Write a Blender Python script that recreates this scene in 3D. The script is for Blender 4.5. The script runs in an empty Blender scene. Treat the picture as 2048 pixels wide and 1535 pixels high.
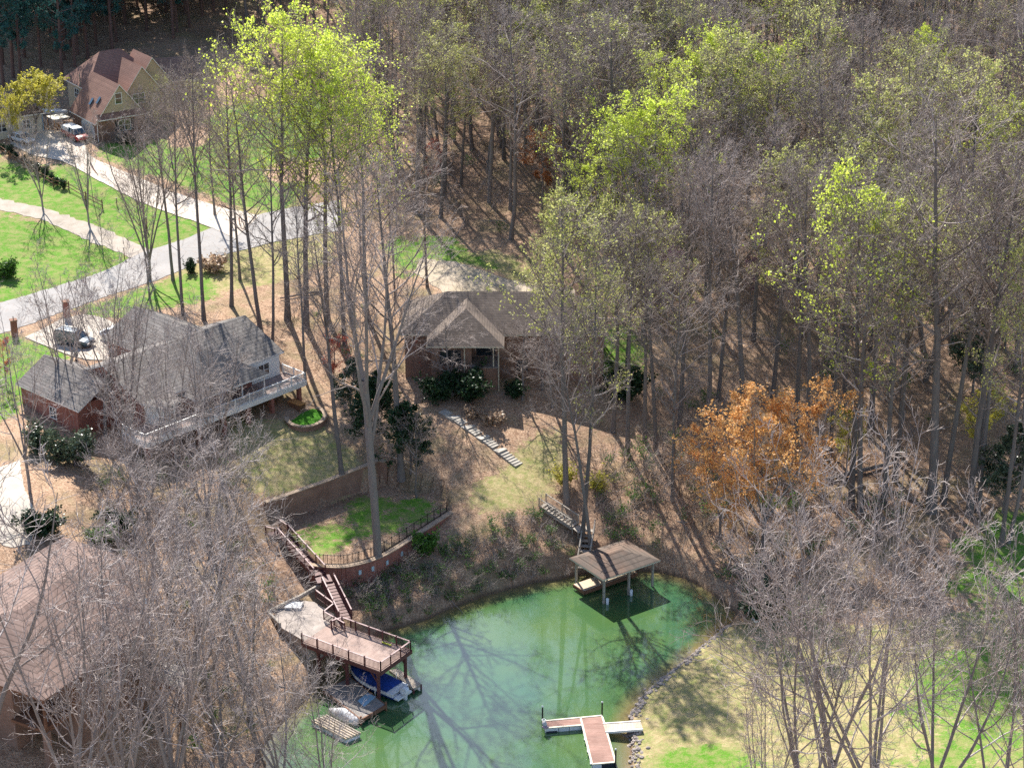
import bpy, math, random
import numpy as np
from mathutils import Vector, Matrix, noise as mnoise
random.seed(7); RNG=np.random.default_rng(11)
SC=bpy.context.scene; COL=SC.collection
R=math.radians
# ------------------------------------------------------------------ camera model (photo pixels, 2048 x 1535)
F=4000.0; PITCH=R(23.0); CH=100.0
FW=np.array([0,math.cos(PITCH),-math.sin(PITCH)]); UPV=np.array([0,math.sin(PITCH),math.cos(PITCH)])
def ray(px,py):
    return FW*F+np.array([1.0,0,0])*(px-1024)-UPV*(py-767.5)
def U(px,py,h):                       # point of the horizontal plane z=h seen at a pixel
    d=ray(px,py); t=(h-CH)/d[2]; return d*t+np.array([0,0,CH])
def PIX(P):
    q=np.asarray(P,float)-np.array([0,0,CH]); z=q@FW
    return 1024+F*q[...,0]/z, 767.5-F*(q@UPV)/z, F/z
SUNV=Vector((-math.sin(R(17))*math.cos(R(43)), math.cos(R(17))*math.cos(R(43)), math.sin(R(43))))
# ------------------------------------------------------------------ tagging
def tag(o,label=None,cat=None,group=None,kind=None):
    if label: o['label']=label
    if cat: o['category']=cat
    if group: o['group']=group
    if kind: o['kind']=kind
    return o
def empty(name,loc,label=None,cat=None,group=None,rz=0):
    o=bpy.data.objects.new(name,None); COL.objects.link(o); o.location=tuple(float(c) for c in loc); o.rotation_euler=(0,0,rz)
    o.empty_display_size=0.2
    return tag(o,label,cat,group)
def kids(o): return [c for c in o.children]
def dup(o,loc=None,rz=None,scale=None,label=None,group=None,parent=None):
    c=o.copy(); COL.objects.link(c)
    if parent is not None: c.parent=parent
    for ch in list(o.children): dup(ch,parent=c)
    if loc is not None: c.location=tuple(float(v) for v in loc)
    if rz is not None: c.rotation_euler=(c.rotation_euler[0],c.rotation_euler[1],rz)
    if scale is not None: c.scale=scale
    if label: c['label']=label
    if group: c['group']=group
    return c
def setlab(o,label): o['label']=label; return o
# ------------------------------------------------------------------ mesh builder
class MB:
    def __init__(s): s.v=[]; s.f=[]; s.m=[]
    def add(s,vs,fs,mi=0):
        n=len(s.v); s.v+= [tuple(float(c) for c in v) for v in vs]; s.f+=[tuple(i+n for i in f) for f in fs]; s.m+=[mi]*len(fs); return s
    def hexa(s,b,t,mi=0):             # bottom ring, top ring (4 points each, counter-clockwise from above)
        return s.add(list(b)+list(t),[(3,2,1,0),(4,5,6,7),(0,1,5,4),(1,2,6,5),(2,3,7,6),(3,0,4,7)],mi)
    def box(s,c,d,mi=0,rz=0.0,taper=1.0):
        cx,cy,cz=c; x,y,z=d[0]/2,d[1]/2,d[2]/2; ca,sa=math.cos(rz),math.sin(rz)
        def P(a,b,k): return (cx+a*ca-b*sa,cy+a*sa+b*ca,k)
        b=[P(-x,-y,cz-z),P(x,-y,cz-z),P(x,y,cz-z),P(-x,y,cz-z)]
        x*=taper;y*=taper
        t=[P(-x,-y,cz+z),P(x,-y,cz+z),P(x,y,cz+z),P(-x,y,cz+z)]
        return s.hexa(b,t,mi)
    def beam(s,p,q,w,h,mi=0,up=(0,0,1)):   # rectangular bar from p to q, w sideways, h along up
        p=Vector(p);q=Vector(q);d=(q-p)
        if d.length<1e-6: return s
        d.normalize(); u=Vector(up)
        if abs(d.dot(u))>0.98: u=Vector((0,1,0)) if abs(d.y)<.9 else Vector((1,0,0))
        sd=d.cross(u).normalized()*(w/2); u=sd.cross(d).normalized()*(h/2)
        b=[p-sd-u,p+sd-u,q+sd-u,q-sd-u]; t=[p-sd+u,p+sd+u,q+sd+u,q-sd+u]
        return s.hexa(b,t,mi)
    def tube(s,pts,rs,n=8,mi=0,cap=True):
        pts=[Vector(p) for p in pts]
        if not hasattr(rs,'__len__'): rs=[rs]*len(pts)
        vs=[];fs=[]
        for i,p in enumerate(pts):
            d=(pts[min(i+1,len(pts)-1)]-pts[max(i-1,0)]).normalized()
            ref=Vector((0,0,1)) if abs(d.z)<.9 else Vector((1,0,0))
            a=d.cross(ref).normalized(); b=d.cross(a)
            for k in range(n):
                t=2*math.pi*k/n; vs.append(p+(a*math.cos(t)+b*math.sin(t))*rs[i])
        for i in range(len(pts)-1):
            for k in range(n):
                k2=(k+1)%n; fs.append((i*n+k,i*n+k2,(i+1)*n+k2,(i+1)*n+k))
        if cap: fs.append(tuple(range(n))[::-1]); fs.append(tuple((len(pts)-1)*n+k for k in range(n)))
        return s.add(vs,fs,mi)
    def poly(s,pts,mi=0): return s.add(pts,[tuple(range(len(pts)))],mi)
    def slab(s,pts,th,mi=0,mi_side=None): # a flat polygon given thickness downwards
        n=len(pts); lo=[(p[0],p[1],p[2]-th) for p in pts]
        s.add(list(pts)+lo,[tuple(range(n)),tuple(range(2*n-1,n-1,-1))],mi)
        for i in range(n):
            j=(i+1)%n; s.add([pts[i],lo[i],lo[j],pts[j]],[(0,1,2,3)],mi if mi_side is None else mi_side)
        return s
    def prism(s,pts,z0,z1,mi=0):
        n=len(pts); b=[(p[0],p[1],z0) for p in pts]; t=[(p[0],p[1],z1) for p in pts]
        return s.add(b+t,[tuple(range(n))[::-1],tuple(range(n,2*n))]+[(i,(i+1)%n,(i+1)%n+n,i+n) for i in range(n)],mi)
    def build(s,name,mats,parent=None,smooth=False,bevel=0):
        if not isinstance(mats,(list,tuple)): mats=[mats]
        off=Vector(parent_world(parent)) if parent is not None else Vector((0,0,0))
        me=bpy.data.meshes.new(name); me.from_pydata([tuple(Vector(v)-off) for v in s.v],[],s.f)
        for m in mats: me.materials.append(m)
        if len(mats)>1: me.polygons.foreach_set('material_index',s.m)
        if smooth: me.polygons.foreach_set('use_smooth',[True]*len(me.polygons))
        me.update()
        import bmesh
        bm=bmesh.new(); bm.from_mesh(me); bmesh.ops.recalc_face_normals(bm,faces=bm.faces); bm.to_mesh(me); bm.free()
        o=bpy.data.objects.new(name,me); COL.objects.link(o)
        if parent is not None: o.parent=parent
        if bevel:
            b=o.modifiers.new('bevel','BEVEL'); b.width=bevel; b.segments=2; b.limit_method='ANGLE'
        return o
def parent_world(o):
    l=Vector((0,0,0))
    while o is not None: l=l+o.location; o=o.parent
    return l
def np_mesh(name,V,Q,mats,mi=None,smooth=True):
    """numpy mesh; Q is (M,4) or (M,3)"""
    me=bpy.data.meshes.new(name); V=np.ascontiguousarray(V,np.float32); Q=np.ascontiguousarray(Q,np.int32); k=Q.shape[1]
    me.vertices.add(len(V)); me.vertices.foreach_set('co',V.ravel())
    me.loops.add(Q.size); me.loops.foreach_set('vertex_index',Q.ravel())
    me.polygons.add(len(Q)); me.polygons.foreach_set('loop_start',np.arange(0,Q.size,k,dtype=np.int32))
    for m in mats: me.materials.append(m)
    if mi is not None: me.polygons.foreach_set('material_index',np.ascontiguousarray(mi,np.int32))
    if smooth: me.polygons.foreach_set('use_smooth',np.ones(len(Q),bool))
    me.update(calc_edges=True); return me
def np_obj(name,me,parent=None,loc=None):
    o=bpy.data.objects.new(name,me); COL.objects.link(o)
    if parent is not None: o.parent=parent
    if loc is not None: o.location=loc
    return o
def inpoly(x,y,poly):
    x=np.asarray(x);y=np.asarray(y); c=np.zeros(x.shape,bool); n=len(poly)
    for i in range(n):
        x1,y1=poly[i][0],poly[i][1]; x2,y2=poly[i-1][0],poly[i-1][1]
        if y1==y2: continue
        k=((y1>y)!=(y2>y))&(x<(x2-x1)*(y-y1)/(y2-y1)+x1); c^=k
    return c
def polydist(x,y,poly,closed=True):
    d=np.full(np.shape(x),1e9); n=len(poly)
    for i in range(n if closed else n-1):
        a=poly[i];b=poly[(i+1)%n]; ax,ay=a[0],a[1]; dx,dy=b[0]-ax,b[1]-ay; L=dx*dx+dy*dy+1e-12
        t=np.clip(((x-ax)*dx+(y-ay)*dy)/L,0,1); d=np.minimum(d,np.hypot(x-ax-t*dx,y-ay-t*dy))
    return d
# ------------------------------------------------------------------ materials
class NT:
    def __init__(s,name):
        s.m=bpy.data.materials.new(name); s.m.use_nodes=True; s.t=s.m.node_tree; s.n=s.t.nodes; s.l=s.t.links
        s.n.clear(); s.out=s.n.new('ShaderNodeOutputMaterial')
    def N(s,typ,**kw):
        n=s.n.new('ShaderNode'+typ)
        for k,v in kw.items():
            if k.startswith('i_'):
                key=k[2:]; n.inputs[int(key) if key.isdigit() else key.replace('_',' ')].default_value=v
            else: setattr(n,k,v)
        return n
    def L(s,a,b): s.l.new(a,b)
    def sock(s,v,inp):
        if hasattr(v,'links') or hasattr(v,'is_linked'): s.L(v,inp)
        else: inp.default_value=v
    def math(s,op,a,b=0.0,clamp=False):
        n=s.N('Math',operation=op,use_clamp=clamp); s.sock(a,n.inputs[0]); s.sock(b,n.inputs[1]); return n.outputs[0]
    def mix(s,f,a,b,blend='MIX'):
        n=s.N('Mix',data_type='RGBA',blend_type=blend); s.sock(f,n.inputs[0])
        for v,i in ((a,6),(b,7)):
            if isinstance(v,tuple): v=v if len(v)==4 else v+(1,)
            s.sock(v,n.inputs[i])
        return n.outputs[2]
    def ramp(s,f,stops,interp='LINEAR'):
        n=s.N('ValToRGB'); n.color_ramp.interpolation=interp; cr=n.color_ramp.elements
        while len(cr)<len(stops): cr.new(.5)
        for e,(p,c) in zip(cr,stops):
            e.position=p; e.color=(c if isinstance(c,tuple) else (c,c,c))[:3]+(1,)
        s.sock(f,n.inputs[0]); return n.outputs[0]
    def pos(s): return s.N('NewGeometry').outputs['Position']
    def obj(s): return s.N('TexCoord').outputs['Object']
    def scale(s,v,sc):
        n=s.N('Mapping'); s.L(v,n.inputs[0]); n.inputs['Scale'].default_value=sc if isinstance(sc,tuple) else (sc,)*3; return n.outputs[0]
    def noise(s,v,scale,detail=3,rough=.55,dist=0):
        n=s.N('TexNoise'); s.L(v,n.inputs['Vector']); n.inputs['Scale'].default_value=scale; n.inputs['Detail'].default_value=detail
        n.inputs['Roughness'].default_value=rough; n.inputs['Distortion'].default_value=dist; return n.outputs['Fac']
    def voro(s,v,scale,out='Color',feature='F1'):
        n=s.N('TexVoronoi',feature=feature); s.L(v,n.inputs['Vector']); n.inputs['Scale'].default_value=scale; return n.outputs[out]
    def sep(s,v):
        n=s.N('SeparateXYZ'); s.L(v,n.inputs[0]); return n.outputs
    def comb(s,x,y,z):
        n=s.N('CombineXYZ'); s.sock(x,n.inputs[0]); s.sock(y,n.inputs[1]); s.sock(z,n.inputs[2]); return n.outputs[0]
    def bump(s,h,strength=.3,dist=.1):
        n=s.N('Bump'); n.inputs['Strength'].default_value=strength; n.inputs['Distance'].default_value=dist; s.L(h,n.inputs['Height']); return n.outputs[0]
    def bsdf(s,col,rough=.8,spec=.3,metal=0,normal=None,**kw):
        b=s.N('BsdfPrincipled')
        if isinstance(col,tuple): col=col if len(col)==4 else col+(1,)
        s.sock(col,b.inputs['Base Color']); s.sock(rough,b.inputs['Roughness']); b.inputs['Specular IOR Level'].default_value=spec
        b.inputs['Metallic'].default_value=metal
        if normal is not None: s.L(normal,b.inputs['Normal'])
        for k,v in kw.items(): b.inputs[k.replace('_',' ')].default_value=v
        s.L(b.outputs[0],s.out.inputs[0]); return b
M={}
def simple(name,col,rough=.6,spec=.4,metal=0,var=.25,scale=3.0):
    t=NT(name); p=t.obj(); n=t.noise(p,scale,4,.6)
    c=t.mix(t.ramp(n,[(.3,0.0),(.7,1.0)]),tuple(x*(1-var) for x in col),tuple(min(1,x*(1+var*.6)) for x in col))
    t.bsdf(c,rough,spec,metal); M[name]=t.m; return t.m
def mk_shingle(name,c1,c2,c3,course=.30):
    t=NT(name); p=t.pos(); x,y,z=t.sep(p)
    row=t.math('FLOOR',t.math('MULTIPLY',z,1/course*1.55)); ax=t.math('ADD',x,t.math('MULTIPLY',y,.73))
    cell=t.voro(t.comb(t.math('MULTIPLY',ax,1.4),t.math('MULTIPLY',row,3.7),0.0),2.0); r=t.sep(cell)[0]
    n=t.noise(p,.35,5,.65); n2=t.noise(p,9,2)
    c=t.mix(r,c1,c2); c=t.mix(t.ramp(n,[(.42,0.0),(.68,.75)]),c,c3)
    fr=t.math('FRACT',t.math('MULTIPLY',z,1/course*1.55)); edge=t.ramp(fr,[(0,.4),(.3,1.0)])
    c=t.mix(1.0,c,edge,'MULTIPLY'); c=t.mix(t.math('MULTIPLY',n2,.35),c,(.06,.05,.045),'MIX')
    t.bsdf(c,.92,.15,normal=t.bump(fr,.5,.03)); M[name]=t.m
def mk_brick(name,c1,c2,mortar):
    t=NT(name); p=t.pos(); x,y,z=t.sep(p); ax=t.math('ADD',x,t.math('MULTIPLY',y,.8))
    b=t.N('TexBrick'); b.inputs['Scale'].default_value=1.0; b.inputs['Brick Width'].default_value=.26; b.inputs['Row Height'].default_value=.085
    b.inputs['Mortar Size'].default_value=.009; t.L(t.comb(ax,z,0.0),b.inputs['Vector'])
    for k,c in (('Color1',c1),('Color2',c2),('Mortar',mortar)): b.inputs[k].default_value=c+(1,)
    n=t.noise(p,.7,4,.6); c=t.mix(t.ramp(n,[(.35,0.0),(.75,.5)]),b.outputs[0],tuple(v*.45 for v in c1))
    t.bsdf(c,.9,.2,normal=t.bump(b.outputs['Fac'],-.3,.01)); M[name]=t.m
def mk_siding(name,c1,pitch=.16):
    t=NT(name); p=t.pos(); z=t.sep(p)[2]; fr=t.math('FRACT',t.math('MULTIPLY',z,1/pitch))
    e=t.ramp(fr,[(0,.6),(.15,1.0)]); n=t.noise(p,1.2,4); c=t.mix(t.math('MULTIPLY',n,.35),c1,tuple(v*.75 for v in c1)); c=t.mix(1.0,c,e,'MULTIPLY')
    t.bsdf(c,.6,.3,normal=t.bump(fr,.4,.02)); M[name]=t.m
def mk_planks(name,c1,c2,c3,width=.14,axis=(1,0),gap=True,rough=.85):
    t=NT(name); p=t.pos(); x,y,z=t.sep(p)
    u=t.math('ADD',t.math('MULTIPLY',x,axis[0]),t.math('MULTIPLY',y,axis[1])); w=t.math('ADD',t.math('MULTIPLY',x,-axis[1]),t.math('MULTIPLY',y,axis[0]))
    k=t.math('MULTIPLY',u,1/width); row=t.math('FLOOR',k); fr=t.math('FRACT',k)
    wn=t.N('TexWhiteNoise',noise_dimensions='1D'); t.L(row,wn.inputs['W'])
    grain=t.noise(t.comb(t.math('MULTIPLY',u,14),t.math('MULTIPLY',w,1.1),z),1.0,5,.7); blot=t.noise(p,.55,5,.65)
    c=t.mix(wn.outputs['Value'],c1,c2); c=t.mix(t.ramp(grain,[(.35,0.0),(.7,.8)]),c,c3); c=t.mix(t.ramp(blot,[(.4,0.0),(.7,.55)]),c,tuple(v*.5 for v in c2))
    if gap: c=t.mix(1.0,c,t.ramp(fr,[(0,.25),(.07,1.0),(.95,1.0),(1,.4)]),'MULTIPLY')
    t.bsdf(c,rough,.25,normal=t.bump(grain,.25,.02)); M[name]=t.m
def mk_bark(name,c1,c2,c3,vs=(9,9,1.2),objvar=.35,twig=False):
    t=NT(name); p=t.obj(); g=t.noise(t.scale(p,vs),1.0,5,.7); b=t.noise(p,.45,4,.6)
    oi=t.N('ObjectInfo'); rnd=oi.outputs['Random']
    c=t.mix(t.ramp(g,[(.3,0.0),(.7,1.0)]),c1,c2); c=t.mix(t.ramp(b,[(.45,0.0),(.72,.7)]),c,c3)
    k=t.math('ADD',t.math('MULTIPLY',rnd,objvar),1-objvar/2); c=t.mix(1.0,c,t.comb(k,k,t.math('MULTIPLY',k,1.0)),'MULTIPLY')
    if twig:
        gi=t.N('NewGeometry').outputs['Random Per Island']; c=t.mix(t.ramp(gi,[(0,.9),(.45,0.0)]),c,tuple(v*.42 for v in c1)); c=t.mix(t.ramp(gi,[(.72,0.0),(1.0,.9)]),c,c3)
        t.bsdf(c,.75,.25)
    else: t.bsdf(c,.9,.15,normal=t.bump(g,.6,.05))
    M[name]=t.m
def mk_leaf(name,c1,c2,trans=.5,ov=.3,rough=.5,hue=None):
    t=NT(name); gi=t.N('NewGeometry').outputs['Random Per Island']; oi=t.N('ObjectInfo').outputs['Random']
    c=t.mix(gi,c1,c2); k=t.math('ADD',t.math('MULTIPLY',oi,ov),1-ov/2); c=t.mix(1.0,c,t.comb(k,k,k),'MULTIPLY')
    if hue: c=t.mix(t.math('MULTIPLY',oi,.5),c,hue)
    b=t.bsdf(c,rough,.3); tr=t.N('BsdfTranslucent'); t.L(c,tr.inputs[0]); mx=t.N('MixShader'); mx.inputs[0].default_value=trans
    t.L(b.outputs[0],mx.inputs[1]); t.L(tr.outputs[0],mx.inputs[2]); t.L(mx.outputs[0],t.out.inputs[0]); M[name]=t.m
mk_shingle('shingle_grey',(.20,.18,.17),(.30,.275,.26),(.15,.14,.135))
mk_shingle('shingle_taupe',(.185,.145,.12),(.27,.215,.18),(.13,.105,.095))
mk_shingle('shingle_brown',(.22,.15,.13),(.31,.22,.19),(.17,.12,.105))
mk_shingle('shingle_rust',(.30,.17,.135),(.38,.22,.175),(.24,.14,.115))
mk_shingle('shingle_leafy',(.13,.105,.09),(.19,.15,.125),(.26,.16,.115))
mk_brick('brick_red',(.26,.075,.055),(.36,.12,.085),(.34,.28,.24))
mk_brick('brick_brown',(.24,.13,.09),(.32,.18,.13),(.32,.27,.23))
mk_siding('siding_beige',(.46,.38,.27)); mk_siding('siding_cream',(.62,.56,.44)); mk_siding('siding_white',(.75,.75,.73),.2)
simple('white_paint',(.78,.77,.75),.45,.4,0,.12); simple('cream_paint',(.62,.57,.45),.5,.4,0,.12); simple('dark_trim',(.03,.035,.05),.4,.4)
simple('black_metal',(.025,.025,.03),.35,.5,.4); simple('grey_metal',(.35,.37,.38),.4,.5,.8); simple('concrete',(.46,.42,.37),.9,.2,0,.3,1.5)
simple('drive_concrete',(.50,.44,.375),.9,.2,0,.18,.5); simple('blue_canvas',(.012,.045,.24),.75,.2,0,.4,2); simple('gelcoat',(.80,.80,.80),.25,.5,0,.06)
simple('boat_blue',(.02,.06,.26),.3,.5); simple('float_white',(.72,.74,.76),.5,.3,0,.2,2); simple('tarp_grey',(.52,.52,.54),.6,.3,0,.25,2)
simple('rubber',(.02,.02,.022),.8,.3); simple('car_silver',(.62,.66,.72),.28,.6,.3,.05); simple('car_slate',(.055,.075,.10),.28,.6,.4,.05); simple('car_red',(.40,.03,.03),.3,.6,0,.1)
simple('car_white',(.82,.83,.84),.3,.6,0,.04); simple('stone',(.34,.29,.26),.9,.2,0,.4,2); simple('wood_brown',(.20,.10,.06),.8,.25,0,.3,4)
simple('orange_wood',(.55,.25,.08),.75,.25,0,.3,3); simple('wall_cap',(.40,.30,.22),.9,.2,0,.3,2); simple('vent_blue',(.45,.60,.68),.4,.5,0,.1)
simple('lamp_red',(.5,.05,.03),.3,.5); simple('mulch',(.16,.07,.055),.95,.1,0,.5,5); simple('leaf_pile',(.34,.17,.11),.95,.1,0,.55,9)
simple('flag_red',(.55,.04,.06),.8,.1,0,.1); simple('flag_white',(.75,.73,.72),.8,.1,0,.1); simple('flag_blue',(.04,.06,.2),.8,.1,0,.1)
simple('heron_grey',(.33,.38,.45),.8,.2,0,.3,8); simple('heron_white',(.7,.7,.68),.8,.2,0,.1); simple('beak_yellow',(.6,.42,.1),.5,.3); simple('bundle_mauve',(.36,.27,.31),.9,.1,0,.4,6)
simple('pale_blue',(.30,.48,.62),.5,.3,0,.15); simple('gutter_blue',(.20,.34,.48),.4,.5,.2,.1)
simple('yellow_paint',(.6,.6,.05),.5,.3); simple('turf',(.07,.22,.02),.95,.1,0,.35,5); simple('slab_stone',(.36,.31,.28),.9,.2,0,.3,1.2)
t=NT('glass_dark'); t.bsdf((.02,.028,.035),.06,.9); M['glass_dark']=t.m
t=NT('glass_car'); t.bsdf((.03,.06,.09),.05,.9); M['glass_car']=t.m
mk_planks('deck_boards',(.40,.28,.24),(.32,.22,.185),(.46,.36,.32),.14,(.857,-.514))
mk_planks('dock_boards',(.36,.20,.16),(.27,.145,.115),(.45,.30,.25),.16,(.10,.995))
mk_planks('ramp_boards',(.55,.45,.36),(.44,.35,.27),(.62,.54,.45),.16,(.995,-.08))
mk_planks('pale_boards',(.60,.47,.33),(.52,.40,.27),(.66,.55,.42),.3,(.8,.6))
mk_planks('grey_boards',(.30,.27,.25),(.23,.21,.19),(.38,.34,.31),.15,(.8,.6))
simple('redwood',(.125,.045,.045),.6,.35,0,.35,5); simple('redwood_cap',(.27,.15,.155),.5,.4,0,.2,5); simple('weathered',(.38,.335,.29),.9,.15,0,.35,4)
mk_bark('bark_forest',(.125,.108,.102),(.22,.195,.185),(.19,.19,.185)); mk_bark('bark_light',(.19,.165,.155),(.30,.265,.25),(.25,.24,.225)); mk_bark('bark_pine',(.10,.06,.05),(.18,.115,.10),(.13,.10,.10))
mk_bark('twig_forest',(.235,.185,.165),(.34,.28,.255),(.54,.46,.43),twig=True,objvar=.45); mk_bark('twig_light',(.29,.24,.225),(.42,.36,.335),(.68,.60,.57),twig=True,objvar=.25)
mk_bark('twig_dark',(.13,.10,.095),(.20,.155,.15),(.26,.21,.205),twig=True,objvar=.4)
mk_leaf('leaf_spring',(.52,.64,.06),(.72,.80,.16),.5,.2); mk_leaf('leaf_olive',(.38,.42,.11),(.54,.53,.20),.45,.35); mk_leaf('leaf_yellow',(.45,.42,.05),(.55,.50,.10),.45,.2)
mk_leaf('leaf_orange',(.78,.38,.12),(.90,.58,.26),.45,.2); mk_leaf('leaf_rust',(.32,.12,.05),(.42,.17,.05),.35,.2); mk_leaf('leaf_red',(.36,.07,.045),(.50,.14,.09),.35,.2); mk_leaf('leaf_purple',(.26,.10,.20),(.38,.19,.30),.3,.2)
mk_leaf('needle',(.035,.13,.125),(.07,.21,.18),.35,.5,.6); mk_leaf('leaf_dark',(.014,.042,.016),(.04,.085,.03),.15,.4,.4); mk_leaf('leaf_green',(.05,.13,.02),(.12,.24,.04),.35,.3); mk_leaf('leaf_holly',(.05,.08,.045),(.13,.17,.10),.15,.3,.3)
mk_leaf('leaf_tan',(.36,.25,.17),(.50,.36,.25),.3,.3); mk_leaf('leaf_litter',(.27,.15,.10),(.46,.31,.23),.2,.2); mk_leaf('flower_white',(.5,.52,.5),(.7,.72,.7),.3,.1)
# ------------------------------------------------------------------ terrain
LAKE_PX=[(600,1760),(540,1560),(520,1500),(560,1450),(610,1400),(660,1345),(720,1290),(765,1262),(805,1252),(860,1235),(905,1215),(960,1194),(1010,1180),(1060,1166),(1120,1158),(1160,1148),(1240,1140),(1310,1142),(1370,1156),(1410,1176),(1450,1205),(1475,1228),(1455,1255),(1420,1282),(1385,1312),(1345,1345),(1305,1375),(1278,1405),(1262,1432),(1258,1460),(1264,1490),(1262,1535),(1270,1600),(1300,1760)]
LAKE=[tuple(U(a,b,0)[:2]) for a,b in LAKE_PX]
CP=[ # px, py, height
(760,1152,2.7),(690,1166,2.9),(840,1112,3.1),(905,1080,3.8),(620,1165,3.2),(600,1230,2.7),(660,1290,1.6),(960,1110,3.0),(1000,1050,4.6),(1060,1000,5.2),(1100,1080,2.6),(1040,935,6.4),(960,890,7.8),(890,822,9.3),
(560,1080,5.0),(480,1080,5.6),(545,1000,7.3),(650,962,7.3),(757,922,7.5),(820,940,6.8),(870,980,5.8),(600,850,9.0),(640,760,9.8),(700,800,9.0),(500,900,8.6),(420,930,8.6),
(850,760,9.6),(1000,770,9.5),(1120,770,9.3),(1220,780,8.6),(800,640,11.6),(930,560,13.0),(1100,560,12.6),(1240,590,11.6),(1000,500,14.0),
(150,680,12.0),(60,700,12.2),(0,640,12.6),(100,760,11.5),(0,850,11.2),(60,950,11.3),(30,1020,11.2),(130,1010,10.8),(200,930,9.8),(300,980,8.6),(300,560,13.0),(480,500,13.7),(620,440,14.3),(700,400,14.8),(400,700,12.2),(560,640,12.2),(660,600,12.2),
(0,450,14.4),(200,470,14.0),(100,370,15.3),(0,330,16.0),(300,380,15.4),(450,380,15.2),(200,290,16.8),(300,280,16.8),(100,260,17.2),(420,250,16.8),(550,330,15.8),(650,250,17.0),(60,170,18.8),(300,130,19.5),(500,130,19.0),(700,130,19.5),
(900,450,14.6),(850,300,16.8),(1000,250,18.0),(1100,420,15.0),(1300,420,14.4),(1200,650,10.6),(1300,760,8.6),(1260,870,6.6),(1300,980,4.6),(1350,1070,2.7),(1400,1120,1.6),(1210,1060,2.8),
(1500,1130,1.6),(1560,1020,3.2),(1450,950,4.2),(1480,830,6.0),(1620,880,4.8),(1700,800,6.2),(1600,700,8.2),(1500,550,11.6),(1800,650,9.2),(2000,600,11.2),(1500,300,17.0),(1800,400,15.0),(2000,350,16.5),(1300,150,20.0),(1700,150,20.5),(2048,150,21.0),(1000,80,21.0),(500,20,21.5),(100,20,21.5),
(1850,950,5.0),(1990,1090,4.2),(2048,950,5.6),(1800,1150,3.0),(1600,1180,2.0),(1540,1250,1.3),(1900,1300,2.6),(1700,1350,1.6),(1400,1380,1.0),(1350,1480,.9),(1500,1500,1.3),(1750,1530,1.9),(2048,1400,3.0),(2048,1600,2.8),
(380,1100,7.2),(250,1180,8.0),(330,1290,6.0),(450,1200,5.6),(430,1330,3.4),(520,1330,2.6),(360,1450,3.6),(450,1450,1.6),(250,1420,5.6),(100,1450,6.4),(0,1300,8.4),(0,1520,6.0),(250,1560,3.4),(400,1560,1.3),(100,1650,4.6),(0,1120,10.2),
]
_c=[U(*p) for p in CP]
for x,y,h in [(-260,120,12),(-260,260,17),(-240,420,23),(0,460,24),(240,420,24),(260,260,17),(250,120,5),(-120,40,5),(0,20,0),(120,40,3),(-120,200,13),(120,230,12),(140,330,20),(-130,320,19),(70,120,3),(-75,130,8),(-420,600,25),(420,600,25),(0,700,25),(-420,0,10),(420,0,6),(0,-250,2)]: _c.append(np.array([x,y,h]))
_c=np.array(_c,float)
def _phi(r2): return np.where(r2>1e-9,.5*r2*np.log(r2+1e-12),0)
def _tps(C,lam):
    n=len(C); S=100.0; X=C[:,:2]/S; d2=((X[:,None]-X[None])**2).sum(-1); A=np.zeros((n+3,n+3)); A[:n,:n]=_phi(d2)+lam*np.eye(n)
    A[:n,n]=1; A[:n,n+1:]=X; A[n:,:n]=A[:n,n:].T; b=np.zeros(n+3); b[:n]=C[:,2]; w=np.linalg.solve(A,b)
    def f(x,y):
        x=np.asarray(x,float).ravel()/S; y=np.asarray(y,float).ravel()/S; o=np.empty(len(x))
        for i in range(0,len(x),20000):
            xx=x[i:i+20000];yy=y[i:i+20000]; r2=(xx[:,None]-X[None,:,0])**2+(yy[:,None]-X[None,:,1])**2
            o[i:i+20000]=_phi(r2)@w[:n]+w[n]+w[n+1]*xx+w[n+2]*yy
        return o
    return f
_base=_tps(_c,.0006)
def P2(*l): return [tuple(U(*p)[:2]) for p in l]
TERR=P2((632,1128,4.8),(700,1129,4.8),(765,1109,4.8),(840,1063,4.8),(905,1023,4.8),(885,985,4.9),(757,962,5.1),(650,1000,5.0),(560,1040,4.9),(590,1090,4.8))
UPW=P2((530,1006,7.4),(650,966,7.4),(757,924,7.5)); _e=[(x-1.6,y+4.0) for x,y in UPW]
UPP=UPW+_e[::-1]
def pads(x,y,h):
    k=inpoly(x,y,TERR); h=np.where(k,4.8,h)
    k=inpoly(x,y,UPP); h=np.where(k,np.maximum(h,7.4),h)
    for poly,hh,fall in PADS:
        d=np.where(inpoly(x,y,poly),0,polydist(x,y,poly)); w=np.clip(1-d/fall,0,1); w=w*w*(3-2*w); h=h*(1-w)+hh*w
    return h
def rect(c,e1,a0,a1,b0,b1):
    e2=(e1[1],-e1[0]); return [(c[0]+e1[0]*a+e2[0]*b,c[1]+e1[1]*a+e2[1]*b) for a,b in ((a0,b0),(a1,b0),(a1,b1),(a0,b1))]
LH_O=(-37.0,208.0); LH_E=(.669,.743)
FH_O=(-61.4,287.7); FH_E=(.82,.572)      # far house: u axis
BH_O=(-38.3,140.7); BH_E=(.49,.872)
PADS=[(rect(LH_O,LH_E,-4,8.5,-17,-12.6),12.0,4.0),(rect(FH_O,FH_E,-1,20,-14,1),17.0,5.0)]
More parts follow.
